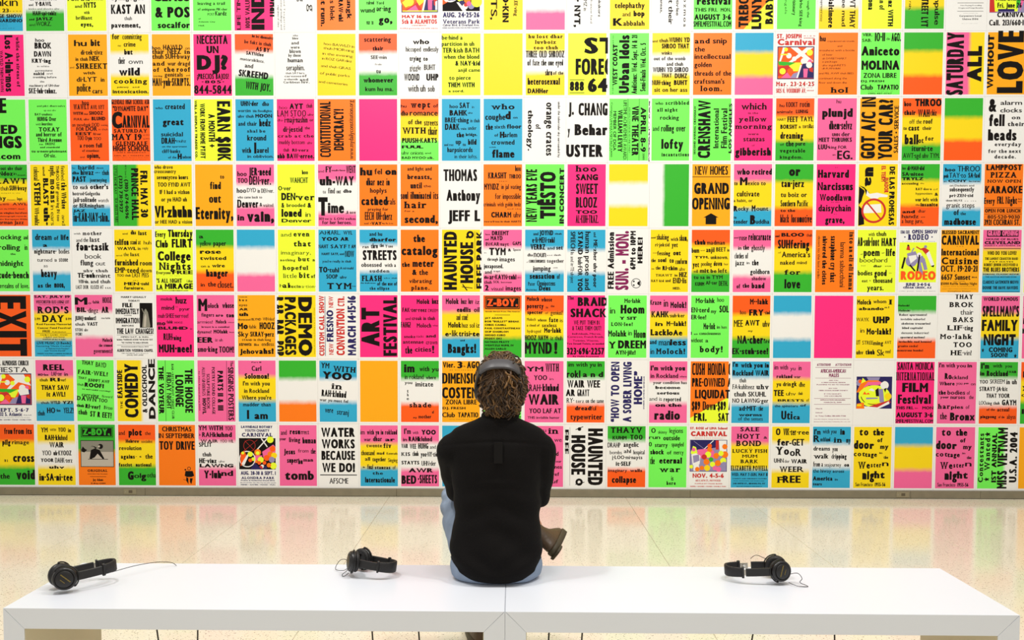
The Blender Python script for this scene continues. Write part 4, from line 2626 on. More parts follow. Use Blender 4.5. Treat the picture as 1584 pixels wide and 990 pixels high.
32 76 65 6 1 seajourney
84 97 65 6 3 on
2 50 75 6 1 the hiway
54 84 75 5 2 across
2 54 88 7 4 America
60 68 88 4 2 in
2 26 96 5 3 tears
=Y
14 38 14 12 b to
50 80 14 11 3 the
0 40 36 14 4 doo
42 54 36 12 4 r
62 76 25 7 3 of
70 92 36 8 3 my
0 30 48 8 b cot
30 62 49 8 3 tage
68 76 44 3 3 in
80 92 52 5 3 the
13 44 68 11 b We
46 74 66 8 b ster
76 99 64 9 2 n
24 56 86 15 4 nig
56 84 84 12 3 ht
6 52 97 6 1 San Francisco
58 86 97 6 2 1955-56
=B30Y70p ~plain blue, yellow and light pink poster between the two cottage posters
=p
14 38 14 12 b to
50 80 14 11 3 the
0 40 36 14 4 doo
42 54 36 12 4 r
62 76 25 7 3 of
70 92 36 8 3 my
0 30 48 8 b cot
30 62 49 8 3 tage
68 76 44 3 3 in
80 92 52 5 3 the
13 44 68 11 b We
46 74 66 8 b ster
76 99 64 9 2 n
24 56 86 15 4 nig
56 84 84 12 3 ht
6 52 97 6 1 San Francisco
58 86 97 6 2 1955-56
=>G70W L
10 90 15 13 b Contestants
30 82 32 14 b Wanted
12 18 32 14 4 ★
85 92 32 14 4 ★
10 90 50 13 4 1ST ANNUAL
0 99 78 26 4 MISS VIETNAM
10 92 104 20 3 U.S.A. 2004
=A
"""
# ---------------------------------------------------------------- wood-type lettering
_cap = [None]
_out = {}
def _raw(ch):
    cu = bpy.data.curves.new('t', 'FONT'); cu.body = ch; cu.resolution_u = 3; cu.fill_mode = 'NONE'
    o = bpy.data.objects.new('t', cu); COL.objects.link(o)
    me = bpy.data.meshes.new_from_object(o.evaluated_get(bpy.context.evaluated_depsgraph_get()))
    bpy.data.objects.remove(o)
    co = [(v.co.x, v.co.y) for v in me.vertices]; adj = {}
    for e in me.edges:
        a, b = e.vertices; adj.setdefault(a, []).append(b); adj.setdefault(b, []).append(a)
    seen = set(); loops = []
    for s in sorted(adj):
        if s in seen: continue
        lp = [s]; seen.add(s); p = None; c = s
        while True:
            nx = [q for q in adj[c] if q != p and q not in seen]
            if not nx: break
            p, c = c, nx[0]; lp.append(c); seen.add(c)
        if len(lp) > 2: loops.append(np.array([co[i] for i in lp]))
    bpy.data.meshes.remove(me); bpy.data.curves.remove(cu)
    return loops
def _area(l):
    x, y = l[:, 0], l[:, 1]
    return 0.5 * float(np.sum(x * np.roll(y, -1) - y * np.roll(x, -1)))
def outline(ch):
    if ch in _out: return _out[ch]
    if _cap[0] is None:
        h = np.concatenate(_raw('H')); xx = np.concatenate(_raw('x'))
        _cap[0] = (h[:, 1].min(), h[:, 1].max() - h[:, 1].min())
    if ch == 'ə':
        ls = [l.copy() for l in outline('e')]
        c = np.concatenate(ls); mn, mx = c.min(0), c.max(0)
        ls = [np.stack([mn[0] + mx[0] - l[:, 0], mn[1] + mx[1] - l[:, 1]], 1) for l in ls]
        _out[ch] = ls; return ls
    ls = _raw(ch)
    ls2 = []
    for l in ls:
        l = (l - np.array([0, _cap[0][0]])) / _cap[0][1]
        d = np.linalg.norm(l - np.roll(l, 1, 0), axis=1); l = l[d > 1e-4]
        if len(l) > 2: ls2.append(l)
    if ls2:
        c = np.concatenate(ls2)[:, 0].min(); ls2 = [l - np.array([c, 0]) for l in ls2]
    _out[ch] = ls2
    return ls2
STY = {'1': (.15, 0, .04), '2': (.21, 0, .055), '3': (.28, 0, .06), '4': (.36, 0, .06), 'a': (.15, .055, .07), 'b': (.25, .095, .08)}
ROUND_CAP = set('OCDGUQ0J'); ROUND_LOW = set('bdpqoc')
BUSY = set('eaBsSg&835692$ERFAKkxzZXMWmw%')
_var = {}
def width0(ch):
    if ch == ' ': return .30
    if ch == '_': return .5
    l = outline(ch)
    return float(max(q[:, 0].max() for q in l)) if l else .3
def params(hs, sty):
    st, srf, gap = STY[sty]
    st = min(st * (1 + .55 * max(0, hs - .6)), .38 * hs + .03)
    return max(0., (st - .14 * hs) / 2), gap * min(1.3, hs + .25) + (srf * (.35 + .6 * hs) * 1.3 if srf else 0)
WIDE = set('MWmwNKX&%@')
def xoff(ch, hs, sty):
    ex = params(hs, sty)[0]
    return ex * (.7 if ch in 'MW' else .8) if ch in WIDE else ex
def advance(ch, hs, sty):
    ex, gap = params(hs, sty)
    if ch == ' ': return .26 * hs + .13 + ex
    return width0(ch) * hs + 2 * xoff(ch, hs, sty) + gap
def variant(ch, sty, hs):
    key = (ch, sty, round(hs, 3))
    if key in _var: return _var[key]
    ex = xoff(ch, hs, sty); st, srf, _ = STY[sty]
    ls = [l.copy() for l in outline(ch)]
    if not ls: _var[key] = (np.zeros((0, 2)), []); return _var[key]
    vr = min(1., hs * 1.4 + .1)
    ey = min(.035 if ch in BUSY else .075, max(0, (st * .75 - .11 * (vr if ch in ROUND_CAP else 1)) / 2))
    if ch in '.,·•★"“”\'!:;': ey = max(ey, .02)
    out = []
    for l in ls:
        l[:, 0] *= hs
        if hs < .72:
            y = l[:, 1]
            if ch in ROUND_CAP:
                hi, lo = 1.02, -.02
                l[:, 1] = np.where(y > .51, hi - (hi - y) * vr, np.where(y < .49, lo + (y - lo) * vr, y))
            elif ch in ROUND_LOW:
                hi, lo = .66, -.02; m = (y >= lo) & (y <= hi)
                l[:, 1] = np.where(m & (y > .33), hi - (hi - y) * vr, np.where(m & (y < .31), lo + (y - lo) * vr, y))
        out.append(l)
    areas = [_area(l) for l in out]; s = 1 if areas[int(np.argmax(np.abs(areas)))] > 0 else -1
    res = []
    for l in out:
        e = np.roll(l, -1, 0) - l; ln = np.linalg.norm(e, axis=1, keepdims=True); ln[ln < 1e-9] = 1e-9; e = e / ln
        n = np.stack([e[:, 1], -e[:, 0]], 1) * s
        n0 = np.roll(n, 1, 0); d = 1 + np.sum(n * n0, 1, keepdims=True)
        mit = (n + n0) / np.maximum(d, .35)
        ml = np.linalg.norm(mit, axis=1, keepdims=True); mit = mit / np.maximum(ml / 1.5, 1)
        q = l.copy(); q[:, 1] = ey + q[:, 1] * (1 - 2 * ey)
        q = q + mit * np.array([ex, ey]); q[:, 0] += ex
        res.append(q)
    if s < 0: res = [q[::-1] for q in res]
    allp = np.concatenate(res); edges = []; base = 0
    for q in res:
        n_ = len(q); edges += [(base + i, base + (i + 1) % n_) for i in range(n_)]; base += n_
    cv, _e, cf, *_r = delaunay_2d_cdt([Vector(p) for p in allp.tolist()], edges, [], 0, 1e-5)
    verts = np.array([(v.x, v.y) for v in cv]); cf = np.array([f for f in cf if len(f) == 3])
    cen = verts[cf].mean(1); wn = np.zeros(len(cen))
    A = allp[[e[0] for e in edges]]; B = allp[[e[1] for e in edges]]
    for a, b in zip(A, B):
        if a[1] == b[1]: continue
        up = (a[1] <= cen[:, 1]) & (b[1] > cen[:, 1]); dn = (b[1] <= cen[:, 1]) & (a[1] > cen[:, 1])
        cr = (b[0] - a[0]) * (cen[:, 1] - a[1]) - (b[1] - a[1]) * (cen[:, 0] - a[0])
        wn += (up & (cr > 0)).astype(int); wn -= (dn & (cr < 0)).astype(int)
    tris = [tuple(int(k) for k in f) for f in cf[wn > 0]]
    if srf and ch.isalnum():
        extra = []
        allv = verts
        ymx, ymn = allv[:, 1].max(), allv[:, 1].min()
        for q in res:
            nq = np.roll(q, -1, 0)
            for a, b in zip(q, nq):
                L = abs(a[0] - b[0])
                if abs(a[1] - b[1]) < .012 and .03 < L < .75 * max(1, hs):
                    y = (a[1] + b[1]) / 2; ends = [0.0, 1.0, ymx, ymn] if ch.isupper() or ch.isdigit() else [0.0, .66, ymx, ymn]
                    if min(abs(y - t) for t in ends) > .05: continue
                    x0, x1 = sorted((a[0], b[0])); up = y > .3
                    e_ = srf * (.35 + .6 * hs)
                    extra.append((x0 - e_, x1 + e_, y - srf if up else y, y if up else y + srf))
        if extra:
            base = len(verts); ev = []
            for k, (x0, x1, y0, y1) in enumerate(extra):
                ev += [(x0, y0), (x1, y0), (x1, y1), (x0, y1)]; i = base + 4 * k
                tris += [(i, i + 1, i + 2), (i, i + 2, i + 3)]
            verts = np.concatenate([verts, np.array(ev)])
    _var[key] = (verts, tris)
    return _var[key]
def lay_text(text, x0, x1, y, h, sty, W, H):
    """text fitted between x0..x1 (percent of W), baseline y and cap height h (percent of H); canvas metres, y down"""
    W_ = (x1 - x0) / 100 * W; hc = h / 100 * H
    tw = W_ / hc
    f = lambda hs: sum(advance(c, hs, sty) for c in text) - params(hs, sty)[1]
    lo, hi = .12, 6.
    for _ in range(24):
        mid = (lo + hi) / 2
        if f(mid) < tw: lo = mid
        else: hi = mid
    hs = (lo + hi) / 2
    k = 1.0
    if hs > 1.9: hs_r = 1.9                # very wide: letterspace instead of stretching further
    else: hs_r = hs
    q = .15 * 1.1 ** round(math.log(max(hs_r, .12) / .15, 1.1))
    tot = f(q); n = max(1, len(text) - 1)
    sx = tw / tot if hs <= 1.9 else 1.0
    track = (tw - tot) / n if hs > 1.9 else 0.0
    V = []; T = []; base = 0; cx = 0.0
    for c in text:
        if c not in ' ':
            if c == '_': v = np.array([(0, 0), (.6, 0), (.6, 1), (0, 1.)]); t = [(0, 1, 2), (0, 2, 3)]
            else: v, t = variant(c, sty, q)
            if len(v):
                vv = v.copy(); vv[:, 0] = x0 / 100 * W + (cx + vv[:, 0]) * sx * hc
                vv[:, 1] = y / 100 * H - vv[:, 1] * hc
                V.append(vv); T += [tuple(i + base for i in tt) for tt in t]; base += len(v)
        cx += advance(c, q, sty) + track
    return (np.concatenate(V) if V else np.zeros((0, 2))), T

# ---------------------------------------------------------------- inks
INK = {'P': (255, 38, 128), 'p': (247, 102, 158), 'O': (255, 124, 0), 'R': (255, 92, 4), 'A': (255, 172, 0), 'Y': (252, 219, 0), 'y': (238, 255, 48),
       'G': (118, 248, 88), 'g': (50, 180, 38), 'B': (44, 170, 210), 'W': (243, 241, 236), 'k': (18, 12, 9), 'r': (206, 44, 36), 'n': (34, 26, 92),
       'm': (132, 22, 84), 'v': (150, 140, 180), 'o': (255, 88, 16), 'q': (190, 180, 165), 'h': (138, 134, 120)}
NAMES = {'P': 'hot pink', 'p': 'pink', 'O': 'orange', 'R': 'red-orange', 'A': 'amber', 'Y': 'yellow', 'y': 'lemon yellow', 'G': 'lime green', 'g': 'green', 'B': 'blue', 'W': 'white'}
_fm = {}
def ink_mat(c):
    if 'ink' + c not in _fm:
        _fm['ink' + c] = mat('ink ' + c, srgb(*INK[c]), 0.45 if c != 'k' else 0.6, spec=0.3 if c != 'k' else .15)
    return _fm['ink' + c]
def fill_mat(spec):
    if spec in _fm: return _fm[spec]
    horiz = spec.startswith('>'); s = spec.lstrip('>')
    cols = []; pos = []; num = ''
    for ch in s:
        if ch.isdigit(): num += ch
        else:
            if num: pos.append(int(num) / 100); num = ''
            cols.append(ch)
    if len(cols) == 1: m = mat('card ink ' + spec, srgb(*INK[cols[0]]), 0.4, spec=0.35, noise=(60, 0.015))
    else:
        m = mat('split fountain ink ' + s, (1, 1, 1, 1), 0.4, spec=0.35); nt = m.node_tree; b = nt.nodes['Principled BSDF']
        uv = nt.nodes.new('ShaderNodeUVMap'); sep = nt.nodes.new('ShaderNodeSeparateXYZ'); nt.links.new(uv.outputs[0], sep.inputs[0])
        nz = nt.nodes.new('ShaderNodeTexNoise'); nz.inputs['Scale'].default_value = 7; nt.links.new(uv.outputs[0], nz.inputs['Vector'])
        mth = nt.nodes.new('ShaderNodeMath'); mth.operation = 'MULTIPLY_ADD'; mth.inputs[1].default_value = 0.04
        nt.links.new(nz.outputs['Fac'], mth.inputs[0]); nt.links.new(sep.outputs[0 if horiz else 1], mth.inputs[2])
        ad = nt.nodes.new('ShaderNodeMath'); ad.operation = 'SUBTRACT'; ad.inputs[1].default_value = 0.02; nt.links.new(mth.outputs[0], ad.inputs[0])
        r = nt.nodes.new('ShaderNodeValToRGB'); cr = r.color_ramp
        w = 0.045
        els = [(0.0, cols[0])]
        for i, p in enumerate(pos): els += [(p - w, cols[i]), (p + w, cols[i + 1])]
        cr.elements[0].position = 0; cr.elements[0].color = srgb(*INK[cols[0]])
        cr.elements[1].position = els[-1][0]; cr.elements[1].color = srgb(*INK[els[-1][1]])
        for p, c in els[1:-1]:
            e = cr.elements.new(p); e.color = srgb(*INK[c])
        nt.links.new(ad.outputs[0], r.inputs[0]); nt.links.new(r.outputs[0], b.inputs['Base Color'])
    _fm[spec] = m
    return m
M_CARD = mat('white poster card', srgb(243, 241, 236), 0.45, spec=0.35)

# seams between the poster columns and rows, metres
XS_TOP = [-4.6312, -4.2756, -3.9194, -3.5569, -3.1987, -2.8415, -2.487, -2.1306, -1.7812, -1.4245, -1.0699, -0.7162, -0.358, 0.0004, 0.3594, 0.7137, 1.0752, 1.4237, 1.7773, 2.1288, 2.4816, 2.8416, 3.2028, 3.5593, 3.9077, 4.2633, 4.6189]
XS_BOT = [-4.6155, -4.2599, -3.9018, -3.5487, -3.1954, -2.8459, -2.4911, -2.1373, -1.7838, -1.4308, -1.0759, -0.7175, -0.3628, -0.0029, 0.3622, 0.7185, 1.0754, 1.4315, 1.7876, 2.1395, 2.491, 2.8454, 3.1966, 3.5508, 3.9124, 4.2647, 4.6203]
ZS = [4.5445, 3.9887, 3.4389, 2.8844, 2.3273, 1.7643, 1.1976, 0.6344, 0.0714]
def label_of(fill, lines):
    cols = []
    for ch in fill.lstrip('>'):
        if ch.isalpha() and NAMES[ch] not in cols: cols.append(NAMES[ch])
    c = cols[0] if len(cols) == 1 else ', '.join(cols[:-1]) + ' and ' + cols[-1]
    words = []
    for t, h in lines:
        if h < 3: continue
        words += [w.strip('.,!?:;"') for w in t.replace('·', '').split()]
    words = [w for w in words if w][:7]
    return c + ' poster reading ' + ' '.join(words)
def build_poster(row, col, block, used):
    head, *body = block.strip('\n').split('\n')
    label = None
    if '~' in head: head, label = head.split('~'); label = label.strip()
    tok = head.split(); fill = tok[0]; rot = ''; tilt = 0.0
    for t in tok[1:]:
        if t in 'LR': rot = t
        elif t[0] == 'A': tilt = math.radians(float(t[1:]))
    zm = (ZS[row] + ZS[row + 1]) / 2
    f = (zm - 0.361) / (3.714 - 0.361)
    xs = [b + (t - b) * f for t, b in zip(XS_TOP[col:col + 2], XS_BOT[col:col + 2])]
    g = 0.0006; x0, x1 = xs[0] + g, xs[1] - g; z1, z0 = ZS[row] - g, ZS[row + 1] + g
    cx, cz = (x0 + x1) / 2, (z0 + z1) / 2; w, hgt = x1 - x0, z1 - z0
    # card: thin board with the inked field as its own faces
    mx_, mt, mb = 0.0135, 0.0125, 0.0165
    X = [-w / 2, -w / 2 + mx_, w / 2 - mx_, w / 2]; Z = [-hgt / 2, -hgt / 2 + mb, hgt / 2 - mt, hgt / 2]
    Y = -0.0035
    vs = [(x, Y, z) for z in Z for x in X] + [(X[0], -0.0005, Z[0]), (X[3], -0.0005, Z[0]), (X[3], -0.0005, Z[3]), (X[0], -0.0005, Z[3])]
    fs = []; mi = []
    for j in range(3):
        for i in range(3):
            fs.append((j * 4 + i, j * 4 + i + 1, (j + 1) * 4 + i + 1, (j + 1) * 4 + i)); mi.append(1 if (i == 1 and j == 1) else 0)
    fs += [(0, 16, 17, 3, 2, 1), (12, 13, 14, 15, 18, 19), (0, 4, 8, 12, 19, 16), (3, 17, 18, 15, 11, 7), (16, 19, 18, 17)]; mi += [0] * 5
    me = bpy.data.meshes.new('poster'); me.from_pydata(vs, [], fs); me.polygons.foreach_set('material_index', mi)
    uvl = me.uv_layers.new(name='UVMap')
    pw, ph = X[2] - X[1], Z[2] - Z[1]
    for lp in me.loops:
        v = me.vertices[lp.vertex_index].co
        uvl.data[lp.index].uv = ((v.x - X[1]) / pw, (Z[2] - v.z) / ph)
    me.materials.append(M_CARD); me.materials.append(fill_mat(fill)); me.update()
    o = bpy.data.objects.new('poster', me); COL.objects.link(o); o.location = (cx, 0, cz)
    o.rotation_euler = (0, random.uniform(-.0008, .0008), 0)
    W, H = (ph, pw) if rot else (pw, ph)
    CW, CH = (1.0, 1.0)
    text_lines = []
    V = []; T = []; MI = []; inks = []; base = 0
    AV = []; AT = []; AM = []; ainks = []; ab = 0; layer = 0
    def to_world(p, depth):
        p = np.asarray(p, float)
        a, b = p[:, 0], p[:, 1]
        if rot == 'R': px, pz = X[2] - b, Z[2] - a
        elif rot == 'L': px, pz = X[1] + b, Z[1] + a
        else: px, pz = X[1] + a, Z[2] - b
        if tilt:
            mxx, mzz = 0, 0; c, s = math.cos(-tilt), math.sin(-tilt)
            px, pz = px * c - pz * s * 1.0, px * s + pz * c
        return np.stack([px, np.full(len(px), depth), pz], 1)
    for ln in body:
        if not ln.strip(): continue
        if ln[0] == '@':
            t = ln[1:].split(); k = t[0]; polys = []
            def circ(x, y, r, a0=0, n=20): return [(x / 100 * W + r / 100 * W * math.cos(2 * PI * i / n), y / 100 * H + r / 100 * W * math.sin(2 * PI * i / n)) for i in range(n)]
            if k == 'r':
                a, b, c, d = map(float, t[1:5]); ik = t[5]; polys = [[(a, b), (c, b), (c, d), (a, d)]]
                polys = [[(x / 100 * W, y / 100 * H) for x, y in polys[0]]]
            elif k == 'c':
                a, b, r = map(float, t[1:4]); ik = t[4]; polys = [circ(a, b, r)]
            elif k == 'e':
                a, b, rx, ry = map(float, t[1:5]); ik = t[5]
                polys = [[((a + rx * math.cos(2 * PI * i / 32)) / 100 * W, (b + ry * math.sin(2 * PI * i / 32)) / 100 * H) for i in range(32)]]
            elif k == 'p':
                ik = t[1]; q = list(map(float, t[2:])); polys = [[(q[i] / 100 * W, q[i + 1] / 100 * H) for i in range(0, len(q), 2)]]
            elif k == 'l':
                a, b, c, d, wd = map(float, t[1:6]); ik = t[6]
                p, q = np.array([a / 100 * W, b / 100 * H]), np.array([c / 100 * W, d / 100 * H]); e = (q - p) / np.linalg.norm(q - p); n = np.array([-e[1], e[0]]) * wd / 200 * min(W, H)
                polys = [[tuple(p + n), tuple(q + n), tuple(q - n), tuple(p - n)]]
            elif k == 'o':
                a, b, r, wd = map(float, t[1:5]); ik = t[5]; A = circ(a, b, r, n=28); B = circ(a, b, r - wd, n=28)
                polys = [[A[i], A[(i + 1) % 28], B[(i + 1) % 28], B[i]] for i in range(28)]
            if ik not in ainks: ainks.append(ik)
            layer += 1
            for pl in polys:
                AV.append(to_world([(min(max(x, -.012), W + .012), min(max(y, -.012), H + .012)) for x, y in pl], Y - 0.00004 * (layer + 1)))
                if k == 'p':
                    tr = tessellate_polygon([[Vector((x, y, 0)) for x, y in pl]])
                    for q in tr: AT.append(tuple(i + ab for i in q)); AM.append(ainks.index(ik))
                else:
                    AT.append(tuple(range(ab, ab + len(pl)))); AM.append(ainks.index(ik))
                ab += len(pl)
            continue
        p = ln.split(' ', 5)
        a, b, y, h = map(float, p[:4]); sty = p[4][0]; ik = p[4][1:] or 'k'; text = p[5] if len(p) > 5 else ''
        if not text.strip(): continue
        text_lines.append((text, h))
        if text == '-': continue
        v, t = lay_text(text, a, b, y, h, sty, W, H)
        if not len(v): continue
        lim = 0.012
        v[:, 0] = np.clip(v[:, 0], -lim, W + lim); v[:, 1] = np.clip(v[:, 1], -lim, H + lim)
        if ik not in inks: inks.append(ik)
        V.append(to_world(v, 0)); T += [tuple(i + base for i in q) for q in t]; MI += [inks.index(ik)] * len(t); base += len(v)
    # small printer's rule in the bottom margin
    if ab == 0 and base and not rot:
        pass
    if AV:
        me = bpy.data.meshes.new('illustration'); me.from_pydata(np.concatenate(AV).tolist(), [], AT); me.polygons.foreach_set('material_index', AM)
        for ik in ainks: me.materials.append(ink_mat(ik))
        io = bpy.data.objects.new('illustration', me); COL.objects.link(io); io.parent = o; io['kind'] = 'stuff'
    if V:
        va = np.concatenate(V); va[:, 1] = Y - 0.00004 * (layer + 3)
        me = bpy.data.meshes.new('lettering'); me.from_pydata(va.tolist(), [], T); me.polygons.foreach_set('material_index', MI)
        for ik in inks: me.materials.append(ink_mat(ik))
        lo = bpy.data.objects.new('lettering', me); COL.objects.link(lo); lo.parent = o; lo['kind'] = 'stuff'
    if not label and text_lines: label = label_of(fill, text_lines)
    used.append((o, label, fill, row, col, text_lines))
    return o
blocks = [b for b in ('\n' + POSTERS).split('\n=')[1:]]
used = []
for i, b in enumerate(blocks): build_poster(i // 26, i % 26, b, used)
EDGE = {0: 'top row', 1: 'second row', 2: 'third row', 3: 'fourth row', 4: 'fifth row', 5: 'sixth row', 6: 'seventh row', 7: 'bottom row'}
seen_l = {}
for o, lab, fill, r, c, tl in used:
    if c == 25: lab = {0: 'hot pink', 1: 'lemon yellow', 2: 'lemon yellow', 3: 'lemon yellow', 4: 'lemon yellow', 5: 'light pink', 6: 'red-orange and green', 7: 'amber'}[r] + ' poster cut by the right frame edge in the ' + EDGE[r]
    if not lab: lab = 'plain ' + NAMES[fill[0]] + ' poster in the ' + EDGE[r]
    if lab in seen_l: lab += ', ' + EDGE[r]
    seen_l[lab] = 1
    w_ = lab.split(); lab = ' '.join(w_[:16])
    tag(o, lab, 'poster', 'letterpress posters covering the wall')

# ---------------------------------------------------------------- benches
M_LAM = mat('white laminate', srgb(233, 236, 243), 0.32, spec=0.45, noise=(3, 0.01))
M_LEGSHADE = mat('beige leg shade', srgb(214, 202, 172), 0.5, noise=(6, 0.03))  # beige stands for shade on the inner faces of the white legs
M_SEAM = mat('laminate seam', srgb(150, 148, 146), 0.6)
BT = 0.497; TH = 0.076; BD = 0.56; BY = -3.962; BX = -0.13; BYAW = -0.0045
def prism(poly_xz, y0, y1):
    bm = bmesh.new()
    a = [bm.verts.new((x, y0, z)) for x, z in poly_xz]; b = [bm.verts.new((x, y1, z)) for x, z in poly_xz]
    bm.faces.new(a); bm.faces.new(b[::-1])
    for i in range(len(a)): j = (i + 1) % len(a); bm.faces.new((a[j], a[i], b[i], b[j]))
    bmesh.ops.recalc_face_normals(bm, faces=bm.faces)
    bmesh.ops.bevel(bm, geom=list(bm.edges), offset=0.0008, segments=1, affect='EDGES')
    return bm
def bench(x0, x1, label):
    r = empty('bench', (BX, BY, 0), (0, 0, BYAW)); tag(r, label, 'bench', 'white benches set end to end')
    y0, y1 = -BD / 2, BD / 2; g = 0.0004
    obj('seat_slab', prism([(x0 + 2 * g, BT), (x0 + TH + g, BT - TH), (x1 - TH - g, BT - TH), (x1 - 2 * g, BT)], y0, y1), M_LAM, r)
    obj('leg', prism([(x0, BT - 2 * g), (x0, 0.0), (x0 + TH, 0.0), (x0 + TH, BT - TH - g)], y0, y1), M_LAM, r)
    obj('leg', prism([(x1, BT - 2 * g), (x1 - TH, BT - TH - g), (x1 - TH, 0.0), (x1, 0.0)], y0, y1), M_LAM, r)
    for xa, s in ((x0 + TH, 1), (x1 - TH, -1)):
        a = xa + (0.0002 if s > 0 else -0.0022)
        obj('leg_inner_shade', box((a, y0 + 0.004, 0.004), (a + 0.002, y1 - 0.004, BT - TH - 0.003)), M_LEGSHADE, r)  # thin added sheet, colours the leg's inner face as shaded
    return r
bench(-1.826, -0.0005, 'white laminate bench on the left, carrying two headphones')
bench(0.0005, 1.838, 'white laminate bench on the right, carrying one pair of headphones')

# ---------------------------------------------------------------- headphones
M_BLK = mat('black plastic', srgb(24, 21, 19), 0.42, noise=(40, 0.1))
M_PAD = mat('black leatherette', srgb(22, 18, 17), 0.55, bump=(160, 0.25))
M_SHELL = mat('black satin cup', srgb(24, 21, 20), 0.32)
M_STEEL = mat('brushed steel', srgb(190, 182, 168), 0.3, 0.9)
M_GOLD = mat('gold print', srgb(150, 128, 62), 0.45, 0.5)
M_STICK = mat('white sticker', srgb(225, 222, 215), 0.5)
M_GREYBAND = mat('grey glossy band', srgb(70, 67, 69), 0.42, noise=(25, 0.1))
def strip(bm, pts, wid, thick):
    """band of rectangular section; pts in the XZ plane, width along Y"""
    n = len(pts); P3 = [Vector((x, 0, z)) for x, z in pts]; ring = []
    for i in range(n):
        d = (P3[min(i + 1, n - 1)] - P3[max(i - 1, 0)]).normalized(); nn = Vector((d.z, 0, -d.x))
        w = wid[i] if hasattr(wid, '__len__') else wid; t = thick[i] if hasattr(thick, '__len__') else thick
        ring.append([bm.verts.new(P3[i] + nn * (sx * t / 2) + Vector((0, sy * w / 2, 0))) for sx, sy in ((-1, -1), (-1, -.86), (-1, .86), (-1, 1), (1, 1), (1, .86), (1, -.86), (1, -1))])
        for k, q in ((0, .65), (3, .65), (4, .65), (7, .65)):
            c = P3[i] + Vector((0, (-1 if k in (0, 7) else 1) * w / 2, 0)); ring[-1][k].co = c + (ring[-1][k].co - c) * q
    for a, b in zip(ring, ring[1:]):
        for k in range(8): bm.faces.new((a[k], a[(k + 1) % 8], b[(k + 1) % 8], b[k]))
    bm.faces.new(ring[0][::-1]); bm.faces.new(ring[-1])
def lathe_x(bm, prof, seg=28):
    """prof: (x, radius) turned about the X axis"""
    rings = [[bm.verts.new((x, r * math.cos(2 * PI * k / seg), r * math.sin(2 * PI * k / seg))) for k in range(seg)] for x, r in prof]
    for a, b in zip(rings, rings[1:]):
        for k in range(seg): bm.faces.new((a[k], a[(k + 1) % seg], b[(k + 1) % seg], b[k]))
    bm.faces.new(rings[0][::-1]); bm.faces.new(rings[-1])
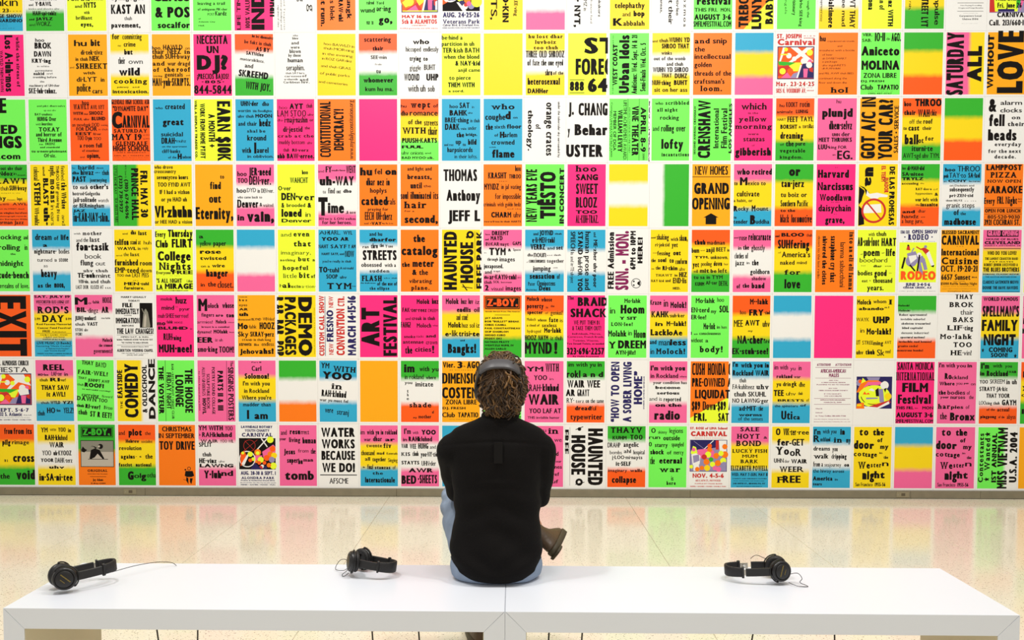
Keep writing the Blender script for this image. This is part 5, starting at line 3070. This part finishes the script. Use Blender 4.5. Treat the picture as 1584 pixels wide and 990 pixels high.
def headphones(label, M, cup_x=0.062, mid=0.078, length=0.165, bw=0.034, band_mat=None, gold=True, ext=(0.0, 0.012), sticker=False, turn=(0, 0), worn=False, cable=None, cup_r=0.042, roll=(0, 0)):
    r = empty('headphones', (0, 0, 0)); r.matrix_world = M
    tag(r, label, 'headphones')
    def P(t):       # t in -1..1 along the loop, cup to cup
        a = PI / 2 * t; s = math.sin(a); c = math.cos(a)
        k = abs(t)
        x = math.copysign(abs(s) ** 0.8, s) * (mid if k < .6 else mid + (cup_x + .012 - mid) * ((k - .6) / .4) ** 1.4)
        return (x, length * c ** 0.75)
    N = 24
    pts = [P(-0.56 + 1.12 * i / N) for i in range(N + 1)]
    bm = bmesh.new(); strip(bm, pts, [bw * (0.9 + 0.12 * math.sin(PI * i / N)) for i in range(N + 1)], 0.011); b_ = obj('headband', bm, band_mat or M_PAD, r, True)
    for s in (-1, 1):
        bm = bmesh.new(); strip(bm, [P(s * t) for t in (0.54, 0.58)], bw * 1.12, 0.014); obj('end_clip', bm, M_BLK, r)
        bm = bmesh.new(); strip(bm, [P(s * (0.57 + 0.05 * i)) for i in range(4)], bw * .55, 0.0022); obj('slider', bm, M_STEEL, r)
        t0 = 0.585 + ext[0 if s < 0 else 1] * 6
        bm = bmesh.new(); strip(bm, [P(s * (t0 + (0.93 - t0) * i / 7)) for i in range(8)], bw * .78, 0.008); obj('side_arm', bm, M_BLK, r, False)
        # cup
        c = empty('ear_cup', (s * cup_x, 0, 0)); bpy.data.objects.remove(c)
        prof = [(-0.004, cup_r * .9), (-0.002, cup_r), (0.006, cup_r * 1.02), (0.014, cup_r * .97), (0.018, cup_r * .88), (0.0185, cup_r * .80), (0.0170, cup_r * .78)]
        bm = bmesh.new(); lathe_x(bm, prof)
        cup = obj('ear_cup', bm, M_SHELL, r, True)
        q = turn[0 if s < 0 else 1]
        cup.location = (s * cup_x, 0, 0); cup.rotation_euler = (roll[0 if s < 0 else 1], q, 0 if s > 0 else PI)
        bm = bmesh.new()
        R_, r_ = cup_r * .72, cup_r * .30; seg, sg = 28, 10
        vs = [[bm.verts.new((-0.010 + 0.010 * math.sin(2 * PI * j / sg), (R_ + r_ * math.cos(2 * PI * j / sg)) * math.cos(2 * PI * k / seg), (R_ + r_ * math.cos(2 * PI * j / sg)) * math.sin(2 * PI * k / seg))) for j in range(sg)] for k in range(seg)]
        for k in range(seg):
            for j in range(sg): bm.faces.new((vs[k][j], vs[(k + 1) % seg][j], vs[(k + 1) % seg][(j + 1) % sg], vs[k][(j + 1) % sg]))
        obj('ear_pad', bm, M_PAD, cup, True)
        bm = bmesh.new(); lathe_x(bm, [(0.0165, cup_r * .76), (0.0205, cup_r * .70), (0.021, cup_r * .3), (0.0212, 0.002)]); obj('cup_plate', bm, M_BLK, cup, True)
        if gold:
            bm = bmesh.new()
            rr = random.Random(3)
            y = -0.022
            while y < 0.020:
                w = rr.uniform(.0016, .0034); add_box(bm, (0.0212, y, 0.004), (0.0219, y + w, 0.0078)); y += w + 0.0011
            y = -0.010
            while y < 0.010:
                w = rr.uniform(.0014, .0026); add_box(bm, (0.0212, y, -0.011), (0.0219, y + w, -0.0085)); y += w + 0.001
            g_ = obj('gold_print', bm, M_GOLD, cup); g_['kind'] = 'stuff'
        # yoke: half ring round the cup
        bm = bmesh.new(); yk = []
        for i in range(15):
            a = PI * i / 14; yk.append(Vector((0.004, (cup_r * 1.1) * math.cos(a), (cup_r * 1.12) * math.sin(a))))
        add_tube(bm, yk, 0.0026, 8); obj('yoke', bm, M_BLK, cup, True)
        bm = bmesh.new(); add_ball(bm, (0.002, cup_r * 1.05, 0), 0.0045, 10, 8); add_ball(bm, (0.002, -cup_r * 1.05, 0), 0.0045, 10, 8); h_ = obj('hinge', bm, M_BLK, cup, True)
    if sticker:
        x, z = P(-0.66); bm = bmesh.new(); lathe_x(bm, [(0, 0.0001), (0.0001, 0.006), (0.0009, 0.006), (0.001, 0.0001)], 14)
        o = obj('round_sticker', bm, M_STICK, r); o.location = (x + 0.0052, 0, z); o.rotation_euler = (0, 0.1, 0)
    if cable:
        bm = bmesh.new()
        for pts in cable:
            Q = [Vector(p) for p in pts]; S = []
            for i in range(len(Q) - 1):
                a = Q[max(i - 1, 0)]; b = Q[i]; c = Q[i + 1]; d = Q[min(i + 2, len(Q) - 1)]
                for k in range(6):
                    t = k / 6; S.append(0.5 * ((2 * b) + (c - a) * t + (2 * a - 5 * b + 4 * c - d) * t * t + (3 * b - a - 3 * c + d) * t ** 3))
            S.append(Q[-1]); add_tube(bm, S, 0.0013, 6)
        for v in bm.verts: v.co = M.inverted() @ v.co
        obj('cord', bm, M_BLK, r, True)
    return r
def pose(origin, zdir, ydir):
    z = Vector(zdir).normalized(); y = Vector(ydir); y = (y - z * y.dot(z)).normalized(); x = y.cross(z)
    M = Matrix((x, y, z)).transposed().to_4x4(); M.translation = Vector(origin); return M
# left: band reaching up to the right
headphones('black headphones at the far left end of the bench, band pointing up right', pose((-1.845, -4.035, BT + .0548), (.72, .62, .06), (-.22, -.1, 1)), cup_x=.040, mid=.062, length=.19, bw=.042, turn=(0.35, 0.35), ext=(.0, .004), roll=(.75, 0),
           cable=[[(-1.72, -3.90, BT + .03), (-1.66, -3.83, BT + .035), (-1.60, -3.76, BT + .03), (-1.555, -3.715, BT + .016), (-1.53, -3.72, BT + .004)]], cup_r=.044)
headphones('black headphones nearest the seated person, ear cups at the left of the band', pose((-.742, -3.80, BT + .0556), (.93, -.30, -.08), (.12, .10, 1)), cup_x=.042, mid=.064, length=.165, bw=.042, turn=(.85, -.25), ext=(0, 0),
           cable=[[(-.782, -3.79, BT + .03), (-.80, -3.76, BT + .045), (-.83, -3.74, BT + .035), (-.842, -3.77, BT + .008), (-.80, -3.80, BT + .012), (-.775, -3.80, BT + .03)], [(-.78, -3.82, BT + .02), (-.80, -3.84, BT + .006), (-.79, -3.85, BT + .003), (-.775, -3.83, BT + .01)]])
headphones('black headphones on the right bench, ear cups with gold print facing out', pose((.965, -3.875, BT + .0522), (-.985, .10, -.06), (-.02, .06, 1)), cup_x=.040, mid=.066, length=.205, bw=.040, turn=(.15, .38), ext=(.03, .004), roll=(0, -.35), sticker=True,
           cable=[[(.975, -3.80, BT + .055), (.96, -3.74, BT + .05), (.93, -3.70, BT + .055), (.905, -3.70, BT + .04)], [(1.0, -3.90, BT + .035), (1.035, -3.90, BT + .04), (1.05, -3.91, BT + .022), (1.035, -3.93, BT + .012), (1.06, -3.95, BT + .003), (1.02, -3.95, BT + .004), (.99, -3.93, BT + .012)]])
# cords hanging below the benches
def hang(x, label, y=-4.02, bend=0.0, lean=0.0):
    bm = bmesh.new(); n = 14; pts = []
    for i in range(n + 1):
        t = i / n; z = (BT - TH) * (1 - t) + 0.004
        pts.append((x + bend * math.sin(PI * t) + lean * t, y + 0.02 * t, z))
    for i in range(1, 10): pts.append((x + lean + 0.02 * i * math.cos(i * .25), y + .02 + 0.02 * i * math.sin(i * .25), 0.004))
    add_tube(bm, pts, 0.0032, 8)
    o = obj('hanging_cord', bm, M_BLK, None, True); tag(o, label, 'cord', 'black cords hanging under the benches')
hang(-1.50, 'black cord hanging under the bench, first from the left', bend=.01, lean=.02)
hang(-1.325, 'black cord hanging under the bench, second from the left', bend=-.008)
hang(-.655, 'black cord hanging below the middle headphones, left one of the two', bend=.01)
hang(-.475, 'black cord hanging below the middle headphones, right one of the two', bend=.012)
hang(.045, 'thin black cord hanging just right of the middle bench legs', bend=-.01)
hang(.175, 'black cord hanging left of the flat box under the right bench', bend=-.012)
hang(.84, 'slanting black cord hanging below the right headphones', lean=-.06)
hang(1.135, 'black cord hanging under the bench, rightmost of all', bend=.01)
r = empty('cable_box', (.395, -4.0, BT - TH)); tag(r, 'flat dark box with a pale plate fixed under the right bench', 'box')
obj('mounting_plate', box((-.08, -.05, -.012), (.10, .05, -.0005), .002), mat('grey plate', srgb(150, 142, 128), .5), r)
obj('casing', box((-.055, -.035, -.026), (.02, .03, -.012), .004), M_BLK, r)
obj('connector', box((.026, -.02, -.022), (.05, .015, -.012), .003), M_BLK, r)

# ---------------------------------------------------------------- seated person
M_SKIN = mat('skin', srgb(205, 150, 120), .5, noise=(30, .05))
M_SHIRT = mat('black cotton shirt', srgb(15, 12, 11), .9, spec=.18, bump=(220, .25))
M_STITCH = mat('black shirt seam', srgb(14, 11, 10), .9, spec=.2)
M_JEAN = mat('washed blue denim', srgb(140, 154, 174), .85, spec=.2, noise=(14, .32), bump=(300, .35))
M_BOOT = mat('brown boot leather', srgb(78, 58, 36), .42, noise=(22, .25), bump=(90, .15))
M_SOLE = mat('dark brown boot sole', srgb(70, 60, 38), .6, noise=(30, .12))
M_SOCK = mat('boot collar', srgb(50, 40, 30), .8)
PX, PY = -.168, -3.83
person = None
HC = Vector((-.150, -3.825, 1.285))
def head_pt(v):     # head space -> world: pitch looking slightly up
    a = math.radians(12); x, y, z = v
    return HC + Vector((x, y * math.cos(a) - z * math.sin(a), y * math.sin(a) + z * math.cos(a)))
bm = bmesh.new()
# torso
add_loft(bm, [((PX, -3.83, .52), .12, .10, 2.2), ((PX, -3.83, .57), .15, .115, 2.3), ((PX, -3.825, .70), .145, .10, 2.3), ((PX, -3.82, .85), .15, .10, 2.4), ((PX, -3.82, .98), .16, .10, 2.4), ((-.163, -3.825, 1.06), .13, .085, 2.2), ((-.160, -3.83, 1.11), .07, .06, 2)])
add_limb(bm, [(-.157, -3.84, 1.06), (-.153, -3.835, 1.13), (-.150, -3.822, 1.20), (-.150, -3.81, 1.25)], [.062, .056, .054, .05])
# skull, jaw
add_ball(bm, HC + Vector((0, .0, .018)), (.074, .093, .086), 24, 18)
add_ball(bm, head_pt((0, .035, -.045)), (.056, .058, .062), 20, 14)
add_ball(bm, head_pt((0, .072, -.088)), (.024, .020, .018), 14, 10)      # chin
add_limb(bm, [head_pt((0, .088, .018)), head_pt((0, .106, -.012)), head_pt((0, .108, -.024))], [.008, .012, .013])   # nose
add_ball(bm, head_pt((0, .088, -.056)), (.024, .010, .007), 14, 8)       # lips
for s in (-1, 1):
    add_ball(bm, head_pt((s * .030, .080, .026)), (.020, .012, .008), 12, 8)   # brow
    add_ball(bm, head_pt((s * .038, .066, -.018)), (.020, .02, .018), 12, 8)   # cheek
    add_ball(bm, head_pt((s * .074, -.004, -.012)), (.008, .018, .030), 12, 8)  # ear
SHL, SHR = Vector((-.345, -3.825, 1.020)), Vector((.014, -3.825, 1.020))
ELL, ELR = Vector((-.335, -3.62, .80)), Vector((.006, -3.735, .815))
WRL, WRR = Vector((-.235, -3.475, .805)), Vector((-.105, -3.480, .785))
add_limb(bm, [SHL, ELL, WRL], [.045, .034, .025]); add_limb(bm, [SHR, ELR, WRR], [.045, .034, .025])
add_limb(bm, [(PX - .14, -3.825, 1.03), SHL], [.055, .05]); add_limb(bm, [(PX + .14, -3.825, 1.03), SHR], [.055, .05])
# legs: the right foot on the floor, the left ankle across the right knee
HIPL, HIPR = Vector((-.262, -3.80, .600)), Vector((-.075, -3.80, .598))
KNL, ANL = Vector((-.352, -3.43, .735)), Vector((-.005, -3.50, .625))
KNR, ANR = Vector((-.06, -3.42, .520)), Vector((-.245, -3.30, .105))
add_limb(bm, [HIPL, KNL], [.075, .052]); add_limb(bm, [KNL, ANL], [.050, .036])
add_limb(bm, [HIPR, KNR], [.075, .054]); add_limb(bm, [KNR, ANR], [.050, .036])
# hands with five fingers, laid one over the other on the left shin
def hand(bm, w, d, side, lift):
    w = Vector(w); d = Vector(d).normalized(); up = Vector((0, 0, 1)); sx = d.cross(up).normalized() * side
    palm = w + d * .045 + Vector((0, 0, lift))
    for k, o in enumerate((-.026, -.009, .009, .026)):
        add_limb(bm, [w + d * .008 + sx * o * .4, w + d * .04 + sx * o * .9 + up * lift, palm + d * .038 + sx * o], [.017, .0155, .012], 10)
    L = (.062, .074, .070, .054)
    for k, o in enumerate((.027, .009, -.009, -.027)):
        b = palm + d * .036 + sx * o
        l = L[k]
        add_limb(bm, [b, b + d * l * .42 + up * .004, b + d * l * .74 - up * .012, b + d * l * .86 - up * .030], [.0098, .0090, .0082, .0072], 10)
    add_limb(bm, [w + d * .018 + sx * .024, w + d * .046 + sx * .046 - up * .004, w + d * .075 + sx * .056 - up * .014], [.013, .0105, .0085], 10)
hand(bm, WRL, (.75, .55, -.30), -1, .004)
hand(bm, WRR, (-.62, .72, -.26), 1, .016)
person = fuse('person', bm, .0058, M_SKIN, None, 3)
tag(person, 'seated person seen from behind with curly brown hair, black shirt and jeans', 'person')
# eyes, brows
for s in (-1, 1):
    bm = bmesh.new(); add_ball(bm, head_pt((s * .031, .080, .006)), .0115, 14, 10); e = obj('eye', bm, mat('eye white', srgb(235, 232, 228), .25), person, True)
    bm = bmesh.new(); add_ball(bm, head_pt((s * .031, .0885, .007)), .0048, 12, 8); obj('iris', bm, mat('iris', srgb(60, 44, 30), .2), e, True)
    bm = bmesh.new(); add_limb(bm, [head_pt((s * .016, .092, .026)), head_pt((s * .032, .092, .031)), head_pt((s * .047, .082, .027))], [.0022, .003, .0018], 8); obj('eyebrow', bm, mat('brow hair', srgb(70, 48, 26), .8), person, True)

# shirt: torso and sleeves as one cloth, with folds
def folds(co):
    x, y, z = co[:, 0], co[:, 1], co[:, 2]
    f = .0035 * np.sin(38 * (x + .17) + 14 * z + 3 * np.sin(9 * z)) * np.exp(-((z - .63) / .10) ** 2)
    f += .003 * np.sin(60 * z + 22 * np.abs(x + .165)) * np.exp(-((z - .80) / .12) ** 2)
    f += .004 * np.sin(55 * z - 42 * np.abs(x + .165)) * np.exp(-((z - .60) / .05) ** 2)
    f += .0022 * np.sin(25 * x + 31 * z + 2.0) * np.sin(17 * z)
    back = np.clip(-(y + 3.84) * 12, 0, 1)
    cx_ = x + .163
    pleat = np.exp(-((np.abs(cx_) - .018) / .006) ** 2) * np.clip((1.085 - z) / .04, 0, 1) * np.clip((z - .98) / .06, 0, 1)
    f += -.004 * pleat * back
    f += .0045 * np.exp(-((z - .905 + 1.6 * cx_ ** 2) / .012) ** 2) * back * np.exp(-(cx_ / .09) ** 2)
    f += -.003 * np.exp(-((z - 1.065 + .5 * cx_ ** 2) / .005) ** 2) * back
    return f
bm = bmesh.new()
add_loft(bm, [((PX, -3.864, .505), .105, .090, 2.2), ((PX, -3.862, .516), .145, .110, 2.2), ((PX - .002, -3.857, .542), .172, .124, 2.3), ((PX - .003, -3.848, .580), .186, .131, 2.35), ((PX - .004, -3.838, .635), .186, .130, 2.4), ((PX, -3.83, .70), .180, .124, 2.4), ((PX + .002, -3.825, .765), .174, .120, 2.4),
              ((PX, -3.822, .85), .178, .122, 2.4), ((PX, -3.822, .93), .184, .124, 2.4), ((PX + .002, -3.826, 1.0), .196, .120, 2.4), ((-.166, -3.828, 1.045), .204, .112, 2.4), ((-.164, -3.83, 1.080), .198, .100, 2.3), ((-.163, -3.832, 1.104), .178, .090, 2.2), ((-.161, -3.835, 1.124), .140, .082, 2.1), ((-.159, -3.837, 1.140), .100, .074, 2), ((-.156, -3.836, 1.156), .070, .066, 2)], 40)
add_limb(bm, [(-.30, -3.83, 1.028), SHL + Vector((-.002, -.002, -.004)), (-.347, -3.722, .905), ELL, (-.29, -3.54, .80), WRL + Vector((-.012, -.012, 0))], [.066, .066, .058, .051, .043, .036])
add_limb(bm, [(-.03, -3.83, 1.028), SHR + Vector((-.006, -.002, -.004)), (.006, -3.79, .90), ELR + Vector((-.006, 0, 0)), (-.045, -3.60, .79), WRR + Vector((.012, -.012, 0))], [.066, .066, .060, .053, .044, .036])
add_ball(bm, (.002, -3.75, .80), (.045, .06, .035), 14, 10)
shirt = fuse('shirt', bm, .0062, M_SHIRT, person, 5, folds)
bm = bmesh.new()
ring = [(-.155 + .066 * math.cos(a), -3.836 + .064 * math.sin(a), 1.158 + .012 * math.sin(a)) for a in [2 * PI * k / 32 for k in range(33)]]
for k in range(32):
    a, b = Vector(ring[k]), Vector(ring[k + 1])
add_tube(bm, ring[:-1] + [ring[0]], .0105, 10); obj('collar', bm, M_SHIRT, shirt, True)
bm = bmesh.new(); add_box(bm, (-.017, -.0025, -.048), (.017, .004, .036), .0015)
o = obj('box_pleat', bm, mat('black pleat', srgb(17, 14, 12), .85, spec=.2), shirt, False, (-.160, -3.946, 1.030)); o.rotation_euler = (-.16, 0, 0)
for w, e in ((WRL, (-.29, -3.54, .80)), (WRR, (-.045, -3.60, .79))):
    d = (Vector(w) - Vector(e)).normalized(); c = Vector(w) - d * .012
    bm = bmesh.new(); add_tube(bm, [c - d * .022, c - d * .018, c + d * .018, c + d * .020], [.036, .0385, .0365, .033], 20); obj('cuff', bm, M_SHIRT, shirt, True)
# jeans
bm = bmesh.new()
add_loft(bm, [((PX - .002, -3.83, .499), .165, .112, 2.4), ((PX - .002, -3.832, .515), .182, .124, 2.4), ((PX - .002, -3.832, .555), .190, .130, 2.4), ((PX - .002, -3.83, .62), .176, .118, 2.4), ((PX, -3.826, .68), .150, .095, 2.3)], 36)
add_limb(bm, [HIPL, (-.315, -3.62, .665), KNL], [.098, .090, .078]); add_limb(bm, [KNL, (-.18, -3.46, .705), ANL + Vector((-.02, 0, 0))], [.078, .063, .047])
add_limb(bm, [HIPR, (-.07, -3.62, .555), KNR], [.094, .084, .068]); add_limb(bm, [KNR, (-.15, -3.36, .31), ANR + Vector((0, 0, .03))], [.068, .058, .050])
def jfold(co):
    x, y, z = co[:, 0], co[:, 1], co[:, 2]
    k = np.exp(-(((x + .36) / .08) ** 2 + ((y + 3.5) / .12) ** 2))
    return .0065 * np.sin(75 * z + 45 * y + 2 * np.sin(60 * x)) * k + .002 * np.sin(30 * x + 44 * y + 25 * z)
jeans = fuse('jeans', bm, .0068, M_JEAN, person, 4, jfold)
for o in (jeans, shirt, person):
    for v in o.data.vertices:
        if .40 < v.co.z < BT + .0012 and v.co.y < -3.69: v.co.z = BT + .0012
bm = bmesh.new()
for s in (-1, 1):
    pts = []
    for i in range(12):
        t = i / 11; a = -PI / 2 + s * (0.35 + t * 1.0)
        pts.append((PX - .002 + .188 * math.cos(a), -3.832 + .131 * math.sin(a), .512 + .075 * t ** 1.4))
    add_tube(bm, pts, .0016, 6)
sm = obj('seam', bm, mat('denim seam', srgb(62, 78, 104), .9), jeans, True); sm['kind'] = 'stuff'
# boots
def boot(M, label=None):
    """local: ankle at origin, sole at z=-0.10, toe along +Y"""
    bm = bmesh.new()
    add_loft(bm, [((0, .045, -.088), .038, .118, 2.4), ((0, .045, -.070), .041, .120, 2.4), ((0, .030, -.048), .040, .098, 2.3), ((0, .006, -.022), .040, .066, 2.2), ((0, -.006, .01), .041, .054, 2.1), ((0, -.006, .055), .047, .055, 2)], 28)
    me_o = fuse('boot', bm, .006, M_BOOT, person, 3); me_o.matrix_local = M
    bm = bmesh.new()
    add_loft(bm, [((0, .046, -.112), .044, .128, 2.5), ((0, .046, -.088), .045, .130, 2.5), ((0, .046, -.083), .043, .127, 2.5)], 32)
    add_loft(bm, [((0, -.045, -.122), .038, .040, 2.8), ((0, -.045, -.108), .040, .042, 2.8)], 24)
    obj('sole', bm, M_SOLE, me_o, True)
    bm = bmesh.new()
    for k in range(7):
        y = .088 - k * .017; z = -.040 + k * .0125
        add_tube(bm, [(-.022, y, z), (0, y - .003, z + .009), (.022, y, z)], .0022, 6)
    l_ = obj('lace', bm, M_SOCK, me_o, True); l_['kind'] = 'stuff'
    bm = bmesh.new(); add_tube(bm, [(0.048 * math.cos(a), -.006 + .056 * math.sin(a), .055) for a in [2 * PI * k / 24 for k in range(25)]], .005, 8); obj('boot_collar', bm, M_SOCK, me_o, True)
    return me_o
def axes(o, up, toe):
    z = Vector(up).normalized(); y = Vector(toe); y = (y - z * y.dot(z)).normalized(); x = y.cross(z)
    M = Matrix((x, y, z)).transposed().to_4x4(); M.translation = Vector(o); return M
boot(axes((.022, -3.515, .588), (-.80, .10, .60), (.22, .95, .20)) @ Matrix.Scale(.88, 4))
boot(axes((-.255, -3.30, .122), (.12, -.08, 1), (-.25, .95, 0)))

# hair: scalp cap plus many curled locks
M_HAIR = mat('brown hair', srgb(88, 60, 30), .45, spec=.55, noise=(60, .45))
M_HAIR2 = mat('light brown hair', srgb(128, 90, 44), .4, spec=.6)
M_HAIR3 = mat('dark brown hair', srgb(50, 33, 18), .5, spec=.5)
bm = bmesh.new()
add_ball(bm, HC + Vector((0, -.014, .026)), (.087, .098, .094), 26, 18)
add_ball(bm, HC + Vector((.058, -.035, -.004)), (.036, .050, .046), 16, 12)
add_ball(bm, HC + Vector((0, -.040, -.030)), (.083, .064, .078), 22, 16)
add_ball(bm, HC + Vector((.002, -.048, -.083)), (.060, .040, .046), 18, 12)
add_ball(bm, HC + Vector((-.004, .035, .080)), (.058, .055, .038), 18, 12)
hrng = np.random.RandomState(4)
hair = fuse('hair', bm, .0065, M_HAIR, person, 3, lambda co: .004 * np.sin(70 * co[:, 0] + 20 * np.sin(40 * co[:, 2])) * np.cos(80 * co[:, 2]))
rr = random.Random(11)
cells = [(HC + Vector((0, -.014, .026)), Vector((.087, .098, .094))), (HC + Vector((.058, -.035, -.004)), Vector((.036, .050, .046))), (HC + Vector((0, -.040, -.030)), Vector((.083, .064, .078))), (HC + Vector((.002, -.048, -.083)), Vector((.060, .040, .046))), (HC + Vector((-.004, .035, .080)), Vector((.058, .055, .038)))]
crown = HC + Vector((0, -.07, .075))
locks = [bmesh.new() for _ in range(3)]
n_l = 0
while n_l < 2600:
    c, e = rr.choices(cells, (5, 1.5, 4, 2, 2.4))[0]
    u = Vector((rr.gauss(0, 1), rr.gauss(0, 1), rr.gauss(0, 1))).normalized()
    p = c + Vector((u.x * e.x, u.y * e.y, u.z * e.z))
    loc = p - HC
    if loc.y > .045 and loc.z < .045: continue             # keep the face clear
    if loc.y > .02 and loc.z < -.02: continue
    nrm = Vector((u.x / e.x, u.y / e.y, u.z / e.z)).normalized()
    away = (p - crown); away = (away - nrm * away.dot(nrm))
    if away.length < .004: away = nrm.orthogonal()
    away.normalize(); side = nrm.cross(away)
    if loc.z < .02: away = (away + Vector((0, 0, -.8)) - nrm * nrm.dot(Vector((0, 0, -.8)))).normalized(); side = nrm.cross(away)
    big = n_l % 4 == 0; L = rr.uniform(.028, .052) * (.7 if loc.z < -.07 else 1); curl = rr.uniform(.005, .014) * rr.choice((-1, 1)); ph = rr.uniform(0, 6); rise = rr.uniform(.006, .018) if big else rr.uniform(.002, .011); wv = 5.0 if big else 3.6
    pts = []
    for k in range(7):
        t = k / 6
        pts.append(p + nrm * (.001 + rise * math.sin(PI * t * .9) - .004 * t) + away * (L * t) + side * (curl * math.sin(wv * t + ph) - curl * math.sin(ph)))
    add_tube(rr.choices(locks, (5, 2, 3))[0], pts, [q_ * (1.45 if big else .85) for q_ in (.0020, .0026, .0028, .0027, .0023, .0015, .0004)], 5 if big else 4, False)
    n_l += 1
for b_, m_ in zip(locks, (M_HAIR, M_HAIR2, M_HAIR3)):
    o = obj('curly_locks', b_, m_, hair, True); o['kind'] = 'stuff'
# the headphones being worn
headphones('grey banded headphones worn on the head of the seated person', pose((-.156, -3.835, 1.262), (0, -.62, .785), (0, .785, .62)), cup_x=.082, mid=.097, length=.142, bw=.050, band_mat=M_GREYBAND, gold=False, turn=(0, 0), worn=True, cup_r=.039)
